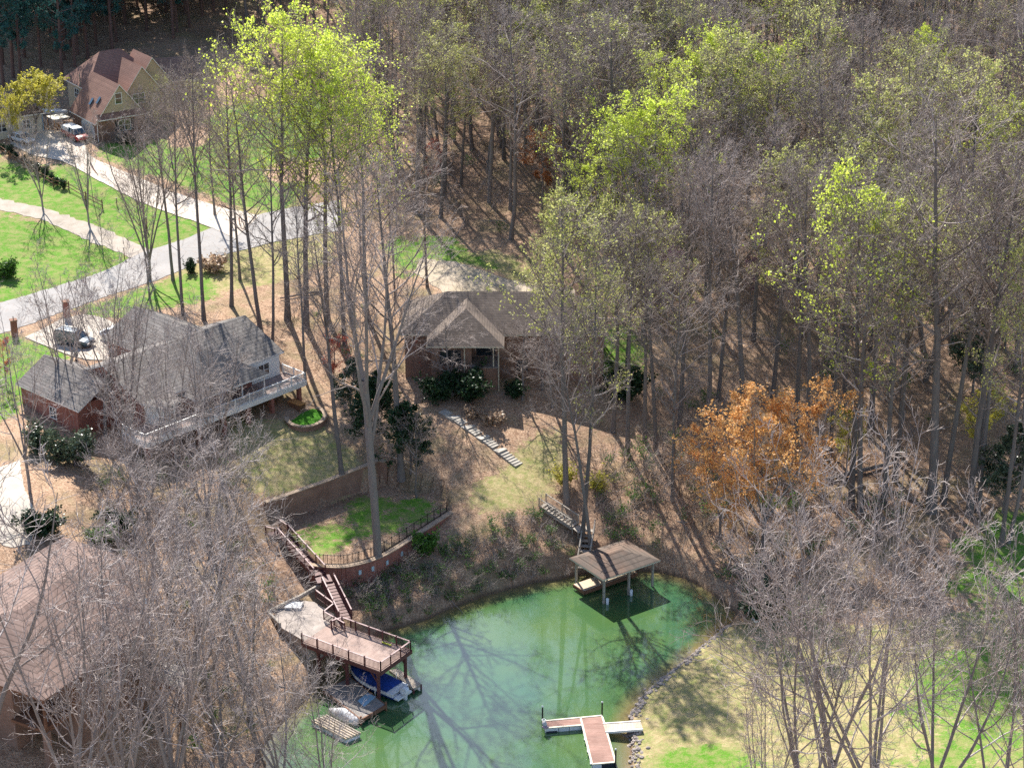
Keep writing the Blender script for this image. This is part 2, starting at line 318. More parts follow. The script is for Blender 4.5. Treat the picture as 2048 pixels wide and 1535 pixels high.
def hgt(x,y):
    x=np.asarray(x,float); y=np.asarray(y,float); sh=x.shape; x=x.ravel(); y=y.ravel()
    h=_base(x,y); h=pads(x,y,h)
    ins=inpoly(x,y,LAKE); d=polydist(x,y,LAKE)
    steep=1.15
    out=np.minimum(np.maximum(h,.25+.12*np.minimum(d,6)),.12+steep*d)
    h=np.where(ins,-np.minimum(2.2,.05+.28*d),out)
    # small scale roughness away from the lake
    n=np.sin(x*.9+1.3*np.sin(y*.37))*np.cos(y*.8+1.1*np.sin(x*.31))*.05+np.sin(x*.23+2)*np.sin(y*.19)*.12
    h=np.where(ins,h,h+n*np.clip(d/4,0,1))
    return h.reshape(sh)
def _axis(segs):
    o=[]
    for a,b,s in segs: o.append(np.arange(a,b,s))
    return np.concatenate(o+[[segs[-1][1]]])
GX=_axis([(-900,-300,60),(-300,-130,8),(-130,-62,1.2),(-62,28,.4),(28,130,.8),(130,300,8),(300,900,60)])
GY=_axis([(-400,60,40),(60,128,4),(128,216,.4),(216,300,.7),(300,400,1.1),(400,560,8),(560,1300,60)])
XX,YY=np.meshgrid(GX,GY); ZZ=hgt(XX,YY)
def H(x,y):                              # bilinear sample of the built ground
    x=np.asarray(x,float);y=np.asarray(y,float)
    i=np.clip(np.searchsorted(GX,x)-1,0,len(GX)-2); j=np.clip(np.searchsorted(GY,y)-1,0,len(GY)-2)
    u=(x-GX[i])/(GX[i+1]-GX[i]); v=(y-GY[j])/(GY[j+1]-GY[j])
    return (ZZ[j,i]*(1-u)+ZZ[j,i+1]*u)*(1-v)+(ZZ[j+1,i]*(1-u)+ZZ[j+1,i+1]*u)*v
def at(px,py,minh=None):                 # where the ray of a photo pixel meets the ground
    d=ray(px,py)/F; t=np.arange(105,520,.25); P=d[None]*t[:,None]+np.array([0,0,CH]); g=H(P[:,0],P[:,1])
    if minh is not None: g=np.maximum(g,minh)
    k=np.argmax(P[:,2]<g); 
    if k==0: k=len(t)-1
    a,b=t[k-1],t[k]
    for _ in range(14):
        m=(a+b)/2; p=d*m+np.array([0,0,CH])
        if p[2]<H(p[0],p[1]): b=m
        else: a=m
    p=d*b+np.array([0,0,CH]); p[2]=H(p[0],p[1]); return p
# zone masks, laid out as patches of real ground
PXX,PXY,_=PIX(np.stack([XX,YY,ZZ],-1)); VIS=(YY>100)
def zone(*polys):
    z=np.zeros(XX.shape)
    for p in polys: z=np.maximum(z,(inpoly(PXX,PXY,p)&VIS).astype(float))
    return z
def blur(z,n=1):
    for _ in range(n):
        for ax in (0,1): z=(np.roll(z,1,ax)+2*z+np.roll(z,-1,ax))/4
    return z
lawn=zone([(-60,410),(0,425),(180,480),(290,520),(160,560),(0,615),(-60,640)],[(-60,290),(0,310),(130,375),(330,440),(470,440),(300,490),(180,470),(0,395),(-60,380)],
 [(150,320),(330,395),(470,455),(440,470),(300,520),(200,430),(100,370)],[(-80,660),(0,668),(110,690),(150,730),(60,760),(40,830),(-60,860)],[(130,610),(220,600),(330,560),(420,540),(440,600),(300,620),(190,640)],
 [(180,290),(330,280),(470,210),(640,190),(660,330),(560,430),(470,410),(330,360),(215,320)],[(690,1010),(740,985),(880,1000),(890,1030),(760,1080),(700,1060)],[(560,1065),(690,1030),(720,1090),(620,1120)],
 [(1930,1040),(2100,1000),(2100,1300),(1960,1240),(1880,1180),(1900,1100)],[(1560,1180),(1650,1180),(1640,1260),(1540,1250)],[(1320,1090),(1390,1120),(1400,1150),(1330,1130)],[(1780,1330),(2100,1240),(2100,1660),(1800,1660)],[(1310,1490),(1420,1480),(1560,1520),(1560,1640),(1310,1640)],
 [(1130,640),(1300,640),(1290,760),(1130,760)],[(760,480),(900,470),(1000,540),(940,560),(800,550)])
dry=zone([(1270,1400),(1340,1340),(1440,1260),(1560,1230),(1700,1260),(2100,1200),(2100,1680),(1250,1680),(1262,1450)],[(1000,935),(1060,880),(1120,845),(1140,950),(1060,1015),(960,1020),(930,985)],[(880,560),(1040,575),(1100,560),(1000,500),(850,500)],[(0,380),(330,500),(420,480),(440,440),(250,400)],
 [(500,380),(660,420),(680,520),(560,560),(300,620),(330,560)],[(440,830),(640,850),(740,930),(620,970),(500,1000)])
clay=zone([(520,330),(680,310),(700,360),(540,365)],[(330,260),(420,240),(420,290),(340,300)],[(380,110),(480,100),(490,200),(400,190)],[(890,520),(1000,545),(1060,585),(900,590),(830,560)])
thick=zone([(700,-50),(2200,-50),(2200,960),(1950,1000),(1500,1130),(1330,1090),(1180,1050),(1250,900),(1230,600),(1050,560),(900,470),(760,430)],[(0,-40),(480,-40),(460,120),(300,140),(0,190)],[(760,1140),(905,1090),(1100,1050),(1140,1150),(1000,1190),(800,1250),(650,1180)])
lawn=np.where((PXX>1200)|((PXX>540)&(PXY>900)),lawn*.66,lawn); lawn,dry,clay,thick=[blur(z,16) for z in (lawn,dry,clay,thick)]
def mk_ground():
    t=NT('ground_cover'); p=t.pos(); at_=t.N('Attribute',attribute_name='zones'); z=t.sep(at_.outputs['Color']); zt=at_.outputs['Alpha']
    n1=t.noise(p,.16,5,.6); n2=t.noise(p,.9,5,.65); n3=t.noise(p,4.0,4,.7); lf=t.sep(t.voro(p,6.5)); lf2=t.sep(t.voro(p,14.0))
    litter=t.mix(lf[0],(.28,.165,.105),(.60,.42,.29)); litter=t.mix(t.ramp(lf2[1],[(.6,0.0),(.85,.7)]),litter,(.17,.10,.07)); litter=t.mix(t.ramp(n2,[(.45,0.0),(.72,.6)]),litter,(.30,.21,.14))
    litter=t.mix(t.ramp(n1,[(.5,0.0),(.66,.6)]),litter,(.19,.18,.085)); litter=t.mix(t.ramp(t.noise(p,.07,6,.7),[(.5,0.0),(.62,.55)]),litter,(.16,.10,.075)); litter=t.mix(t.ramp(t.noise(p,.11,6,.7,.6),[(.58,0.0),(.7,.6)]),litter,(.50,.37,.27))
    wood=t.mix(t.ramp(n2,[(.42,0.0),(.66,.6)]),litter,(.26,.17,.12)); wood=t.mix(t.ramp(n3,[(.58,0.0),(.75,.45)]),wood,(.13,.09,.065)); litter=t.mix(zt,litter,wood)
    g=t.mix(n3,(.06,.185,.013),(.14,.31,.032)); g=t.mix(t.ramp(n2,[(.42,0.0),(.62,.85)]),g,(.27,.27,.10)); g=t.mix(t.ramp(lf2[0],[(.75,0.0),(.95,.5)]),g,(.35,.27,.15))
    dr=t.mix(t.ramp(t.noise(p,1.7,5,.7),[(.3,0.0),(.7,1.0)]),(.24,.225,.085),(.50,.40,.23)); dr=t.mix(t.ramp(n2,[(.45,0.0),(.68,.7)]),dr,(.16,.235,.05)); dr=t.mix(t.ramp(lf2[1],[(.7,0.0),(.95,.6)]),dr,(.33,.20,.13))
    cl=t.mix(n3,(.42,.26,.17),(.55,.38,.27))
    e=t.math('SUBTRACT',t.math('ADD',t.math('MULTIPLY',t.noise(p,.28,7,.75),.7),t.math('MULTIPLY',t.noise(p,2.2,4,.7),.3)),.5)
    def m(w,k=2.8): return t.ramp(t.math('ADD',w,t.math('MULTIPLY',e,k)),[(.38,0.0),(.58,1.0)])
    c=t.mix(m(z[1]),litter,dr); c=t.mix(m(z[0]),c,g); c=t.mix(m(z[2],.9),c,cl)
    wz=t.sep(p)[2]; shore=t.ramp(t.math('ADD',wz,t.math('MULTIPLY',e,.5)),[(.1,1.0),(.42,0.0)]); c=t.mix(t.math('MULTIPLY',shore,.8),c,(.11,.075,.05))
    h=t.math('ADD',t.math('MULTIPLY',lf[1],.5),t.math('MULTIPLY',n3,.7))
    t.bsdf(c,.95,.1,normal=t.bump(h,.7,.12)); return t.m
V=np.stack([XX,YY,ZZ],-1).reshape(-1,3); nx,ny=len(GX),len(GY)
ii=(np.arange(ny-1)[:,None]*nx+np.arange(nx-1)[None]).ravel(); Q=np.stack([ii,ii+1,ii+nx+1,ii+nx],-1)
GM=np_mesh('ground',V,Q,[mk_ground()]); ca=GM.attributes.new('zones','FLOAT_COLOR','POINT'); ca.data.foreach_set('color',np.stack([lawn,dry,clay,thick],-1).astype(np.float32).ravel())
tag(np_obj('ground',GM),kind='structure')
# water
def mk_water():
    t=NT('lake_water'); p=t.pos(); dp=t.N('Attribute',attribute_name='depth').outputs['Fac']
    n=t.noise(p,.09,4,.6); c=t.mix(t.ramp(n,[(.35,0.0),(.65,1.0)]),(.038,.115,.055),(.075,.145,.042)); c=t.mix(t.ramp(t.math('ADD',dp,t.math('MULTIPLY',t.noise(p,.5,4),.25)),[(.15,0.0),(.55,1.0)]),(.20,.15,.065),c)
    w=t.noise(t.scale(p,(1.0,2.4,1.0)),1.6,3,.55); w2=t.noise(t.scale(p,(1,3.2,1)),5.5,2,.5); hh=t.math('ADD',w,t.math('MULTIPLY',w2,.35))
    b=t.bsdf(c,.04,.5,normal=t.bump(hh,.16,.10)); b.inputs['IOR'].default_value=1.5; b.inputs['Coat Weight'].default_value=1.0; b.inputs['Coat IOR'].default_value=1.6; b.inputs['Coat Roughness'].default_value=.04; b.subsurface_method='BURLEY'; b.inputs['Subsurface Weight'].default_value=.0; b.inputs['Subsurface Radius'].default_value=(.7,1.0,.9); b.inputs['Subsurface Scale'].default_value=.6; return t.m
wx=np.arange(-40,40,.8); wy=np.arange(100,192,.8); WX,WY=np.meshgrid(wx,wy)
dep=np.where(inpoly(WX,WY,LAKE),np.clip(polydist(WX,WY,LAKE)/5,0,1),0)
V=np.stack([WX,WY,np.zeros_like(WX)],-1).reshape(-1,3); nx,ny=len(wx),len(wy); ii=(np.arange(ny-1)[:,None]*nx+np.arange(nx-1)[None]).ravel(); Q=np.stack([ii,ii+1,ii+nx+1,ii+nx],-1)
keep=(inpoly(WX,WY,LAKE)|(polydist(WX,WY,LAKE)<2.2)); kq=keep.reshape(-1)[Q].all(1); Q=Q[kq]
used=np.unique(Q); rm=np.full(len(V),-1); rm[used]=np.arange(len(used)); 
WM=np_mesh('lake_water',V[used],rm[Q],[mk_water()]); a=WM.attributes.new('depth','FLOAT','POINT'); a.data.foreach_set('value',dep.reshape(-1)[used].astype(np.float32)); tag(np_obj('lake_water',WM),kind='structure')
# roads and drives as draped strips
def catmull(pts,n):
    pts=[np.array(p,float) for p in pts]; pts=[2*pts[0]-pts[1]]+pts+[2*pts[-1]-pts[-2]]; o=[]
    for i in range(1,len(pts)-2):
        for k in range(n):
            t_=k/n; a,b,c,d=pts[i-1:i+3]; o.append(.5*((2*b)+(-a+c)*t_+(2*a-5*b+4*c-d)*t_**2+(-a+3*b-3*c+d)*t_**3))
    o.append(pts[-2]); return np.array(o)
def strip(name,edgeA,edgeB,mat,lift=.05,n=14,across=8,rag=.0):
    A=catmull(edgeA,n); B=catmull(edgeB,n); rows=[]
    for k in range(across+1):
        s=k/across; P=A*(1-s)+B*s
        if k in (0,across) and rag: P=P+RNG.normal(0,rag,P.shape)
        rows.append(np.stack([P[:,0],P[:,1],H(P[:,0],P[:,1])+lift],-1))
    W=np.stack(rows,1); a,b=W.shape[:2]; V=W.reshape(-1,3); ii=(np.arange(a-1)[:,None]*b+np.arange(b-1)[None]).ravel(); Q=np.stack([ii,ii+1,ii+b+1,ii+b],-1)
    me=np_mesh(name,V,Q,[mat]); me.flip_normals() if me.polygons[0].normal.z<0 else None
    return tag(np_obj(name,me),kind='structure')
def mk_pave(name,c1,c2,c3,sc=1.0):
    t=NT(name); p=t.pos(); n=t.noise(p,.3*sc,5,.6); g=t.noise(p,9*sc,3,.7); v=t.sep(t.voro(p,3.5*sc))[0]; cr=t.voro(p,.35*sc,'Distance','DISTANCE_TO_EDGE')
    c=t.mix(g,c1,c2); c=t.mix(t.ramp(n,[(.4,0.0),(.7,.7)]),c,c3); c=t.mix(t.ramp(v,[(.8,0.0),(1,.25)]),c,(.30,.2,.13)); c=t.mix(t.ramp(cr,[(.0,.35),(.012,0.0)]),c,(.12,.11,.10))
    t.bsdf(c,.95,.15,normal=t.bump(g,.3,.02)); M[name]=t.m; return t.m
mk_pave('asphalt',(.33,.31,.30),(.42,.40,.385),(.28,.265,.255)); mk_pave('gravel',(.36,.31,.26),(.50,.44,.38),(.28,.24,.19),2.0); mk_pave('pale_drive',(.58,.50,.42),(.66,.58,.50),(.50,.42,.35)); mk_pave('dust_track',(.44,.36,.27),(.55,.46,.36),(.33,.28,.18))
def E_(*l): return [at(*p)[:2] for p in l]
strip('road',E_((-120,642),(0,606),(100,577),(200,545),(285,505),(370,478),(460,443),(560,420),(680,400)),E_((-120,700),(0,668),(100,633),(200,597),(300,565),(400,525),(500,497),(600,475),(690,460)),M['asphalt'],.05,16,12,.06)
strip('house_driveway',E_((20,290),(70,312),(130,325),(190,358),(250,390),(320,420),(420,455),(470,478)),E_((30,262),(110,262),(165,285),(185,315),(260,348),(340,382),(440,415),(520,432)),M['pale_drive'],.09,12,8,.04)
strip('gravel_track',E_((-120,395),(0,420),(100,447),(200,490),(270,520)),E_((-120,370),(0,397),(100,420),(200,455),(300,500)),M['gravel'],.045,12,6,.15)
strip('parking_drive',E_((50,675),(110,700),(165,718),(225,722)),E_((120,640),(170,630),(215,640),(262,668)),M['drive_concrete'],.10,10,6,.02)
strip('carport_drive',E_((-60,960),(-20,1000),(0,1085),(60,1090)),E_((40,920),(45,960),(60,1000),(80,1040)),M['drive_concrete'],.05,10,6,.05)
strip('forest_drive',E_((830,545),(900,590),(1000,600),(1150,602)),E_((840,515),(930,530),(1020,560),(1150,580)),M['dust_track'],.05,10,6,.15)
# ------------------------------------------------------------------ buildings
class Fr:                                   # local frame a (along e1), b (along e2 = e1 turned right), z up, seen from above
    def __init__(s,o,e): s.o=o; L=math.hypot(*e); s.e1=(e[0]/L,e[1]/L); s.e2=(s.e1[1],-s.e1[0])
    def __call__(s,a,b,z): return (s.o[0]+s.e1[0]*a+s.e2[0]*b, s.o[1]+s.e1[1]*a+s.e2[1]*b, z)
    def ang(s): return math.atan2(s.e1[1],s.e1[0])
def fbox(mb,f,a0,a1,b0,b1,z0,z1,mi=0):
    q=[f(a0,b0,0),f(a0,b1,0),f(a1,b1,0),f(a1,b0,0)]
    return mb.hexa([(x,y,z0) for x,y,_ in q],[(x,y,z1) for x,y,_ in q],mi)
def gable_walls(mb,f,a0,a1,b0,b1,z0,ze,zr,axis='a',mi=0,gi=None,tri_z=None):
    """closed wall body with gables; axis = direction of the ridge"""
    gi=mi if gi is None else gi
    fbox(mb,f,a0,a1,b0,b1,z0,ze,mi)
    if axis=='a':
        m=(b0+b1)/2
        for a,d in ((a0,.0),(a1,-.0)):
            s=.15 if a==a0 else -.15
            mb.add([f(a,b0,ze),f(a,b1,ze),f(a,m,zr),f(a+s,b0,ze),f(a+s,b1,ze),f(a+s,m,zr)],[(0,1,2),(5,4,3),(0,2,5,3),(1,4,5,2)],gi)
    else:
        m=(a0+a1)/2
        for b in (b0,b1):
            s=.15 if b==b0 else -.15
            mb.add([f(a0,b,ze),f(a1,b,ze),f(m,b,zr),f(a0,b+s,ze),f(a1,b+s,ze),f(m,b+s,zr)],[(0,1,2),(5,4,3),(0,2,5,3),(1,4,5,2)],gi)
def gable_roof(mb,f,a0,a1,b0,b1,ze,zr,axis='a',oh=.45,ohg=.35,th=.16,mi=0,ms=1):
    if axis=='a':
        m=(b0+b1)/2; sl=(zr-ze)/(m-b0); e=ze-oh*sl
        mb.slab([f(a0-ohg,b0-oh,e),f(a0-ohg,m,zr),f(a1+ohg,m,zr),f(a1+ohg,b0-oh,e)],th,mi,ms); mb.slab([f(a0-ohg,m,zr),f(a0-ohg,b1+oh,e),f(a1+ohg,b1+oh,e),f(a1+ohg,m,zr)],th,mi,ms)
    else:
        m=(a0+a1)/2; sl=(zr-ze)/(m-a0); e=ze-oh*sl
        mb.slab([f(a0-oh,b0-ohg,e),f(m,b0-ohg,zr),f(m,b1+ohg,zr),f(a0-oh,b1+ohg,e)],th,mi,ms); mb.slab([f(m,b0-ohg,zr),f(a1+oh,b0-ohg,e),f(a1+oh,b1+ohg,e),f(m,b1+ohg,zr)],th,mi,ms)
def hip_roof(mb,f,a0,a1,b0,b1,ze,zr,axis='a',oh=.5,th=.16,mi=0,ms=1,e0=True,e1=True):
    a0-=oh*(1 if (e0 or axis!='a') else 0);a1+=oh;b0-=oh;b1+=oh
    if axis=='a':
        m=(b0+b1)/2; k=(b1-b0)/2; r0=a0+(k if e0 else 0); r1=a1-(k if e1 else 0); P=f(r0,m,zr);Q=f(r1,m,zr)
        mb.slab([f(a0,b0,ze),f(a1,b0,ze),Q,P],th,mi,ms); mb.slab([f(a1,b1,ze),f(a0,b1,ze),P,Q],th,mi,ms)
        if e0: mb.slab([f(a0,b1,ze),f(a0,b0,ze),P],th,mi,ms)
        if e1: mb.slab([f(a1,b0,ze),f(a1,b1,ze),Q],th,mi,ms)
    else:
        m=(a0+a1)/2; k=(a1-a0)/2; r0=b0+(k if e0 else 0); r1=b1-(k if e1 else 0); P=f(m,r0,zr);Q=f(m,r1,zr)
        mb.slab([f(a0,b0,ze),P,Q,f(a0,b1,ze)],th,mi,ms); mb.slab([f(a1,b1,ze),Q,P,f(a1,b0,ze)],th,mi,ms)
        if e0: mb.slab([f(a1,b0,ze),P,f(a0,b0,ze)],th,mi,ms)
        if e1: mb.slab([f(a0,b1,ze),Q,f(a1,b1,ze)],th,mi,ms)
def window(f,face,p,c,z0,w,h,parent,frame='white_paint',glass='glass_dark',mull=1,out=1,grid=0,shut=None,name='window'):
    """on the face 'a' (plane a=p, width along b) or 'b' (plane b=p, width along a); out=+1/-1 outward direction"""
    def T(u,v,z): return f(p+out*v,u,z) if face=='a' else f(u,p+out*v,z)
    def bx(mb,u0,u1,v0,v1,za,zb):
        q=[T(u0,v0,0),T(u1,v0,0),T(u1,v1,0),T(u0,v1,0)]; mb.hexa([(x,y,za) for x,y,_ in q],[(x,y,zb) for x,y,_ in q])
    g=MB(); bx(g,c-w/2+.05,c+w/2-.05,.01,.035,z0+.05,z0+h-.05); go=g.build(name,M[glass],parent)
    m=MB(); t=.09
    bx(m,c-w/2,c+w/2,.005,.08,z0,z0+t); bx(m,c-w/2,c+w/2,.005,.08,z0+h-t,z0+h); bx(m,c-w/2,c-w/2+t,.005,.078,z0+t,z0+h-t); bx(m,c+w/2-t,c+w/2,.005,.078,z0+t,z0+h-t)
    for k in range(mull): u=c-w/2+w*(k+1)/(mull+1); bx(m,u-.045,u+.045,.005,.07,z0+t,z0+h-t)
    bx(m,c-w/2+t,c+w/2-t,.005,.055,z0+h*.5-.03,z0+h*.5+.03)
    m.build('window_frame',M[frame],go)
    if shut:
        for sgn in (-1,1):
            s=MB(); bx(s,c+sgn*(w/2+.28)-.23,c+sgn*(w/2+.28)+.23,.005,.06,z0,z0+h); s.build('shutter',M[shut],parent)
    return go
def railing(mb,pts,h=1.0,post=.1,bal=.035,sp=.14,mi=0,mc=0,postsp=2.0,cap=.12):
    for p,q in zip(pts[:-1],pts[1:]):
        p=Vector(p);q=Vector(q);L=(q-p).length; n=max(1,round(L/postsp)); d=(q-p)/n
        for k in range(n+1):
            c=p+d*k; mb.box((c.x,c.y,c.z+h/2+.04),(post,post,h+.1),mi,math.atan2(d.y,d.x))
        up=Vector((0,0,1))
        mb.beam(p+up*h,q+up*h,cap,.05,mc); mb.beam(p+up*.1,q+up*.1,.05,.06,mi)
        nb=int(L/sp)
        for k in range(nb):
            c=p+(q-p)*((k+.5)/nb); mb.box((c.x,c.y,c.z+h*.5+.05),(bal,bal,h-.16),mi)
# ---------------- tan two storey house in the far clearing
f=Fr(FH_O,FH_E); Z=17.0
# local: a to the right (along the front), b towards the camera (front faces +b)
hs=empty('two_storey_house',f(6,-5,Z),'tan two storey house with rusty brown roof and skylights before the dark pines','house')
w_=MB(); fbox(w_,f,0,7.6,-9,0,Z-.6,Z+3.3); w_.build('brick_wall',M['brick_brown'],hs)
w_=MB(); m=3.8
w_.add([f(-.0,.01,Z+3.3),f(7.6,.01,Z+3.3),f(m,.01,Z+8.0),f(0,-9,Z+3.3),f(7.6,-9,Z+3.3),f(m,-9,Z+8.0)],[(0,1,2),(5,4,3),(0,2,5,3),(1,4,5,2)])
fbox(w_,f,2.6,14.0,-16.5,-8.5,Z-.5,Z+5.7); fbox(w_,f,7.0,12.4,-9.0,-4.6,Z-.4,Z+5.6); fbox(w_,f,12.4,15.4,-9.5,-6.4,Z-.4,Z+5.6)
for a0,a1,b,zr in ((7.0,12.4,-4.6,8.9),(9.2,15.4,-6.4,9.6)):
    w_.add([f(a0,b,Z+5.6),f(a1,b,Z+5.6),f((a0+a1)/2,b,Z+zr),f(a0,b-4,Z+5.6),f(a1,b-4,Z+5.6),f((a0+a1)/2,b-4,Z+zr)],[(0,1,2),(5,4,3),(0,2,5,3),(1,4,5,2)])
w_.build('siding_wall',M['siding_beige'],hs)
r_=MB(); gable_roof(r_,f,0,7.6,-9,0,Z+3.35,Z+8.15,'b',.5,.35)
hip_roof(r_,f,2.6,14.0,-16.5,-8.5,Z+5.7,Z+10.2,'a',.5)
gable_roof(r_,f,7.0,12.4,-11.5,-4.6,Z+5.65,Z+9.1,'b',.4,.3); gable_roof(r_,f,9.2,15.4,-12.5,-6.4,Z+5.65,Z+9.75,'b',.4,.3)
ro=r_.build('roof',[M['shingle_rust'],M['white_paint']],hs)
for a_,b_ in ((1.15,-4.3),(1.55,-2.5)):
    s=MB(); zc=Z+3.35+(a_/3.8)*4.8+.12; s.hexa([f(a_-.35,b_-.3,zc-.44),f(a_-.35,b_+.3,zc-.44),f(a_+.35,b_+.3,zc+.44),f(a_+.35,b_-.3,zc+.44)],[f(a_-.42,b_-.3,zc-.34),f(a_-.42,b_+.3,zc-.34),f(a_+.28,b_+.3,zc+.54),f(a_+.28,b_-.3,zc+.54)]); s.build('skylight',M['glass_car'],ro)
s=MB(); s.tube([f(2.2,-10.5,Z+6.0),f(2.2,-10.5,Z+7.7)],.09,8); s.build('vent_pipe',M['grey_metal'],ro)
s=MB(); s.slab([f(-.1,0.02,Z+4.05),f(7.7,0.02,Z+4.05),f(7.7,.75,Z+3.3),f(-.1,.75,Z+3.3)],.14,0,1); s.build('pent_roof',[M['shingle_rust'],M['white_paint']],hs)
window(f,'b',.02,3.6,Z+5.15,1.15,1.7,hs,mull=0); window(f,'b',0,4.3,Z+1.0,2.0,1.7,hs,shut='dark_trim'); window(f,'b',-4.6,8.9,Z+3.4,2.1,1.6,hs)
window(f,'a',2.6,-13.0,Z+3.4,1.7,1.5,hs,out=-1); window(f,'b',-4.6,8.9,Z+.9,1.8,1.6,hs)
s=MB(); pts=[]; 
for k in range(9): t=math.pi*k/8; pts.append((-3.6+2.3*math.cos(t),Z+1.6+.9*math.sin(t)))
prof=[(-1.3,Z+.02)]+pts+[(-5.9,Z+.02)]; n=len(prof)
s.add([f(-.06,b,z) for b,z in prof]+[f(.0,b,z) for b,z in prof],[tuple(range(n)),tuple(range(2*n-1,n-1,-1))]+[(i,(i+1)%n,(i+1)%n+n,i+n) for i in range(n)]); s.build('garage_door',M['siding_white'],hs)
s=MB(); s.tube([f(-.1,.1,Z),f(-.1,.1,Z+3.3)],.06,6); s.build('downspout',M['white_paint'],hs)
# dark roofed wing behind
f2=Fr(f(13,-14,0)[:2],(.93,.37)); an=empty('dark_roofed_annex',f2(5,-3,Z),'low annex with a dark roof standing right behind the tan two storey house','building')
s=MB(); fbox(s,f2,0,9.5,-6,0,Z-.5,Z+4.3); s.build('wall',M['siding_beige'],an); s=MB(); gable_roof(s,f2,0,9.5,-6,0,Z+4.3,Z+6.9,'a',.5,.3); s.build('roof',[M['shingle_brown'],M['white_paint']],an); window(f2,'b',0,4,Z+1.4,1.2,1.5,an)
# neighbour's pale roofed building at the frame edge
c=U(30,232,20.2); f3=Fr((c[0],c[1]),(.86,.51)); nb=empty('pale_roofed_house',f3(-3,-3,Z),'house with a pale pinkish grey roof half hidden by the yellow trees','house')
s=MB(); fbox(s,f3,-12,4.0,-8,0,Z-.6,Z+3.2); s.build('wall',M['siding_cream'],nb); s=MB(); hip_roof(s,f3,-12,4,-8,0,Z+3.2,Z+6.0,'a',.5); s.build('roof',[M['shingle_brown'],M['white_paint']],nb)
window(f3,'b',0,1.6,Z+1.0,1.2,1.4,nb); window(f3,'b',0,-2.2,Z+1.0,1.6,1.4,nb); s=MB(); s.tube([f3(4.1,.1,Z),f3(4.1,.1,Z+3.1)],.06,6); s.build('downspout',M['pale_blue'],nb)
# ---------------- left brick house with grey shingles and white deck
f=Fr(LH_O,LH_E); lh=empty('brick_house',f(0,0,9.0),'rambling brick house with grey shingle roofs and a long white railed deck','house')
w_=MB(); fbox(w_,f,-10.5,9.0,-6,6,7.6,14.7); fbox(w_,f,-5.0,4.3,-2,6.6,7.6,14.2); fbox(w_,f,-1.2,7.8,-12.2,-5,10.5,14.6); fbox(w_,f,-15.0,-7.6,-9.8,.5,9.0,13.9)
for a_,b0,b1,ze,zr in ((9.0,-6,6,14.7,17.2),(-10.5,-6,6,14.7,17.2)):
    s_=.2 if a_<0 else -.2; w_.add([f(a_,b0,ze),f(a_,b1,ze),f(a_,(b0+b1)/2,zr),f(a_+s_,b0,ze),f(a_+s_,b1,ze),f(a_+s_,(b0+b1)/2,zr)],[(0,1,2),(5,4,3),(0,2,5,3),(1,4,5,2)])
w_.add([f(-1.2,-12.2,14.6),f(7.8,-12.2,14.6),f(3.3,-12.2,16.8),f(-1.2,-12,14.6),f(7.8,-12,14.6),f(3.3,-12,16.8)],[(0,1,2),(5,4,3),(0,2,5,3),(1,4,5,2)])
w_.add([f(-15.0,-9.8,13.9),f(-7.6,-9.8,13.9),f(-11.3,-9.8,15.8),f(-15.0,-9.6,13.9),f(-7.6,-9.6,13.9),f(-11.3,-9.6,15.8)],[(0,1,2),(5,4,3),(0,2,5,3),(1,4,5,2)])
w_.build('wall',M['brick_red'],lh)
r_=MB(); gable_roof(r_,f,-10.5,9.0,-6,6,14.8,17.35,'a',.5,.4); hip_roof(r_,f,-5.1,4.4,-1,8.6,14.05,17.3,'b',.5,e0=False); gable_roof(r_,f,-1.2,7.8,-12.2,-2,14.7,17.0,'b',.5,.4); gable_roof(r_,f,-15.0,-7.6,-9.8,1,14.0,16.0,'b',.45,.3)
s=MB()
ro=r_.build('roof',[M['shingle_grey'],M['white_paint']],lh)
# white sided bays on the deck side
s=MB(); fbox(s,f,4.4,8.6,6.0,6.5,12.05,14.5); s.build('siding_panel',M['siding_white'],lh); s=MB(); s.prism([f(-10.3,6.0,0),f(-9.6,7.9,0),f(-7.6,7.9,0),f(-6.9,6.0,0)],12.05,14.4); s.build('bay_wall',M['siding_white'],lh)
s=MB(); s.slab([f(-10.8,5.6,14.75),f(-9.8,8.4,14.35),f(-7.3,8.4,14.35),f(-6.4,5.6,14.75)],.15,0,1); s.build('bay_roof',[M['shingle_grey'],M['white_paint']],lh)
window(f,'b',6.5,6.2,12.5,1.7,1.6,lh,mull=1); window(f,'b',7.9,-8.6,12.4,1.5,1.7,lh,mull=2); window(f,'b',6.6,-2.6,12.2,1.8,2.0,lh); window(f,'b',6.6,1.6,12.2,1.8,2.0,lh); window(f,'a',-15.0,-4.0,11.2,1.2,1.4,lh,out=-1); window(f,'b',6.0,-6.0,12.6,1.2,1.4,lh,mull=0)
window(f,'a',-1.2,-9.0,12.1,1.4,1.5,lh,out=-1)
dk=MB(); fbox(dk,f,-13.4,9.3,6.02,10.0,11.85,12.0); do=dk.build('deck',M['deck_boards'],lh)
s=MB(); fbox(s,f,-13.5,9.4,10.0,10.08,11.45,12.05); fbox(s,f,9.3,9.38,6.02,10.0,11.45,12.05); fbox(s,f,-13.5,-13.42,6.0,10.0,11.45,12.05); s.build('fascia',M['white_paint'],do)
s=MB(); railing(s,[f(9.3,6.2,12.0),f(9.3,9.95,12.0),f(-13.4,9.95,12.0),f(-13.4,6.2,12.0)],.98,.13,.04,.15,postsp=2.1); s.build('railing',M['white_paint'],do)
for a_ in (-5.0,-2.0,1.2,4.4):
    s=MB(); s.tube([f(a_,8.6,12.0),f(a_,8.6,14.1)],.09,8); s.build('porch_post',M['white_paint'],lh)
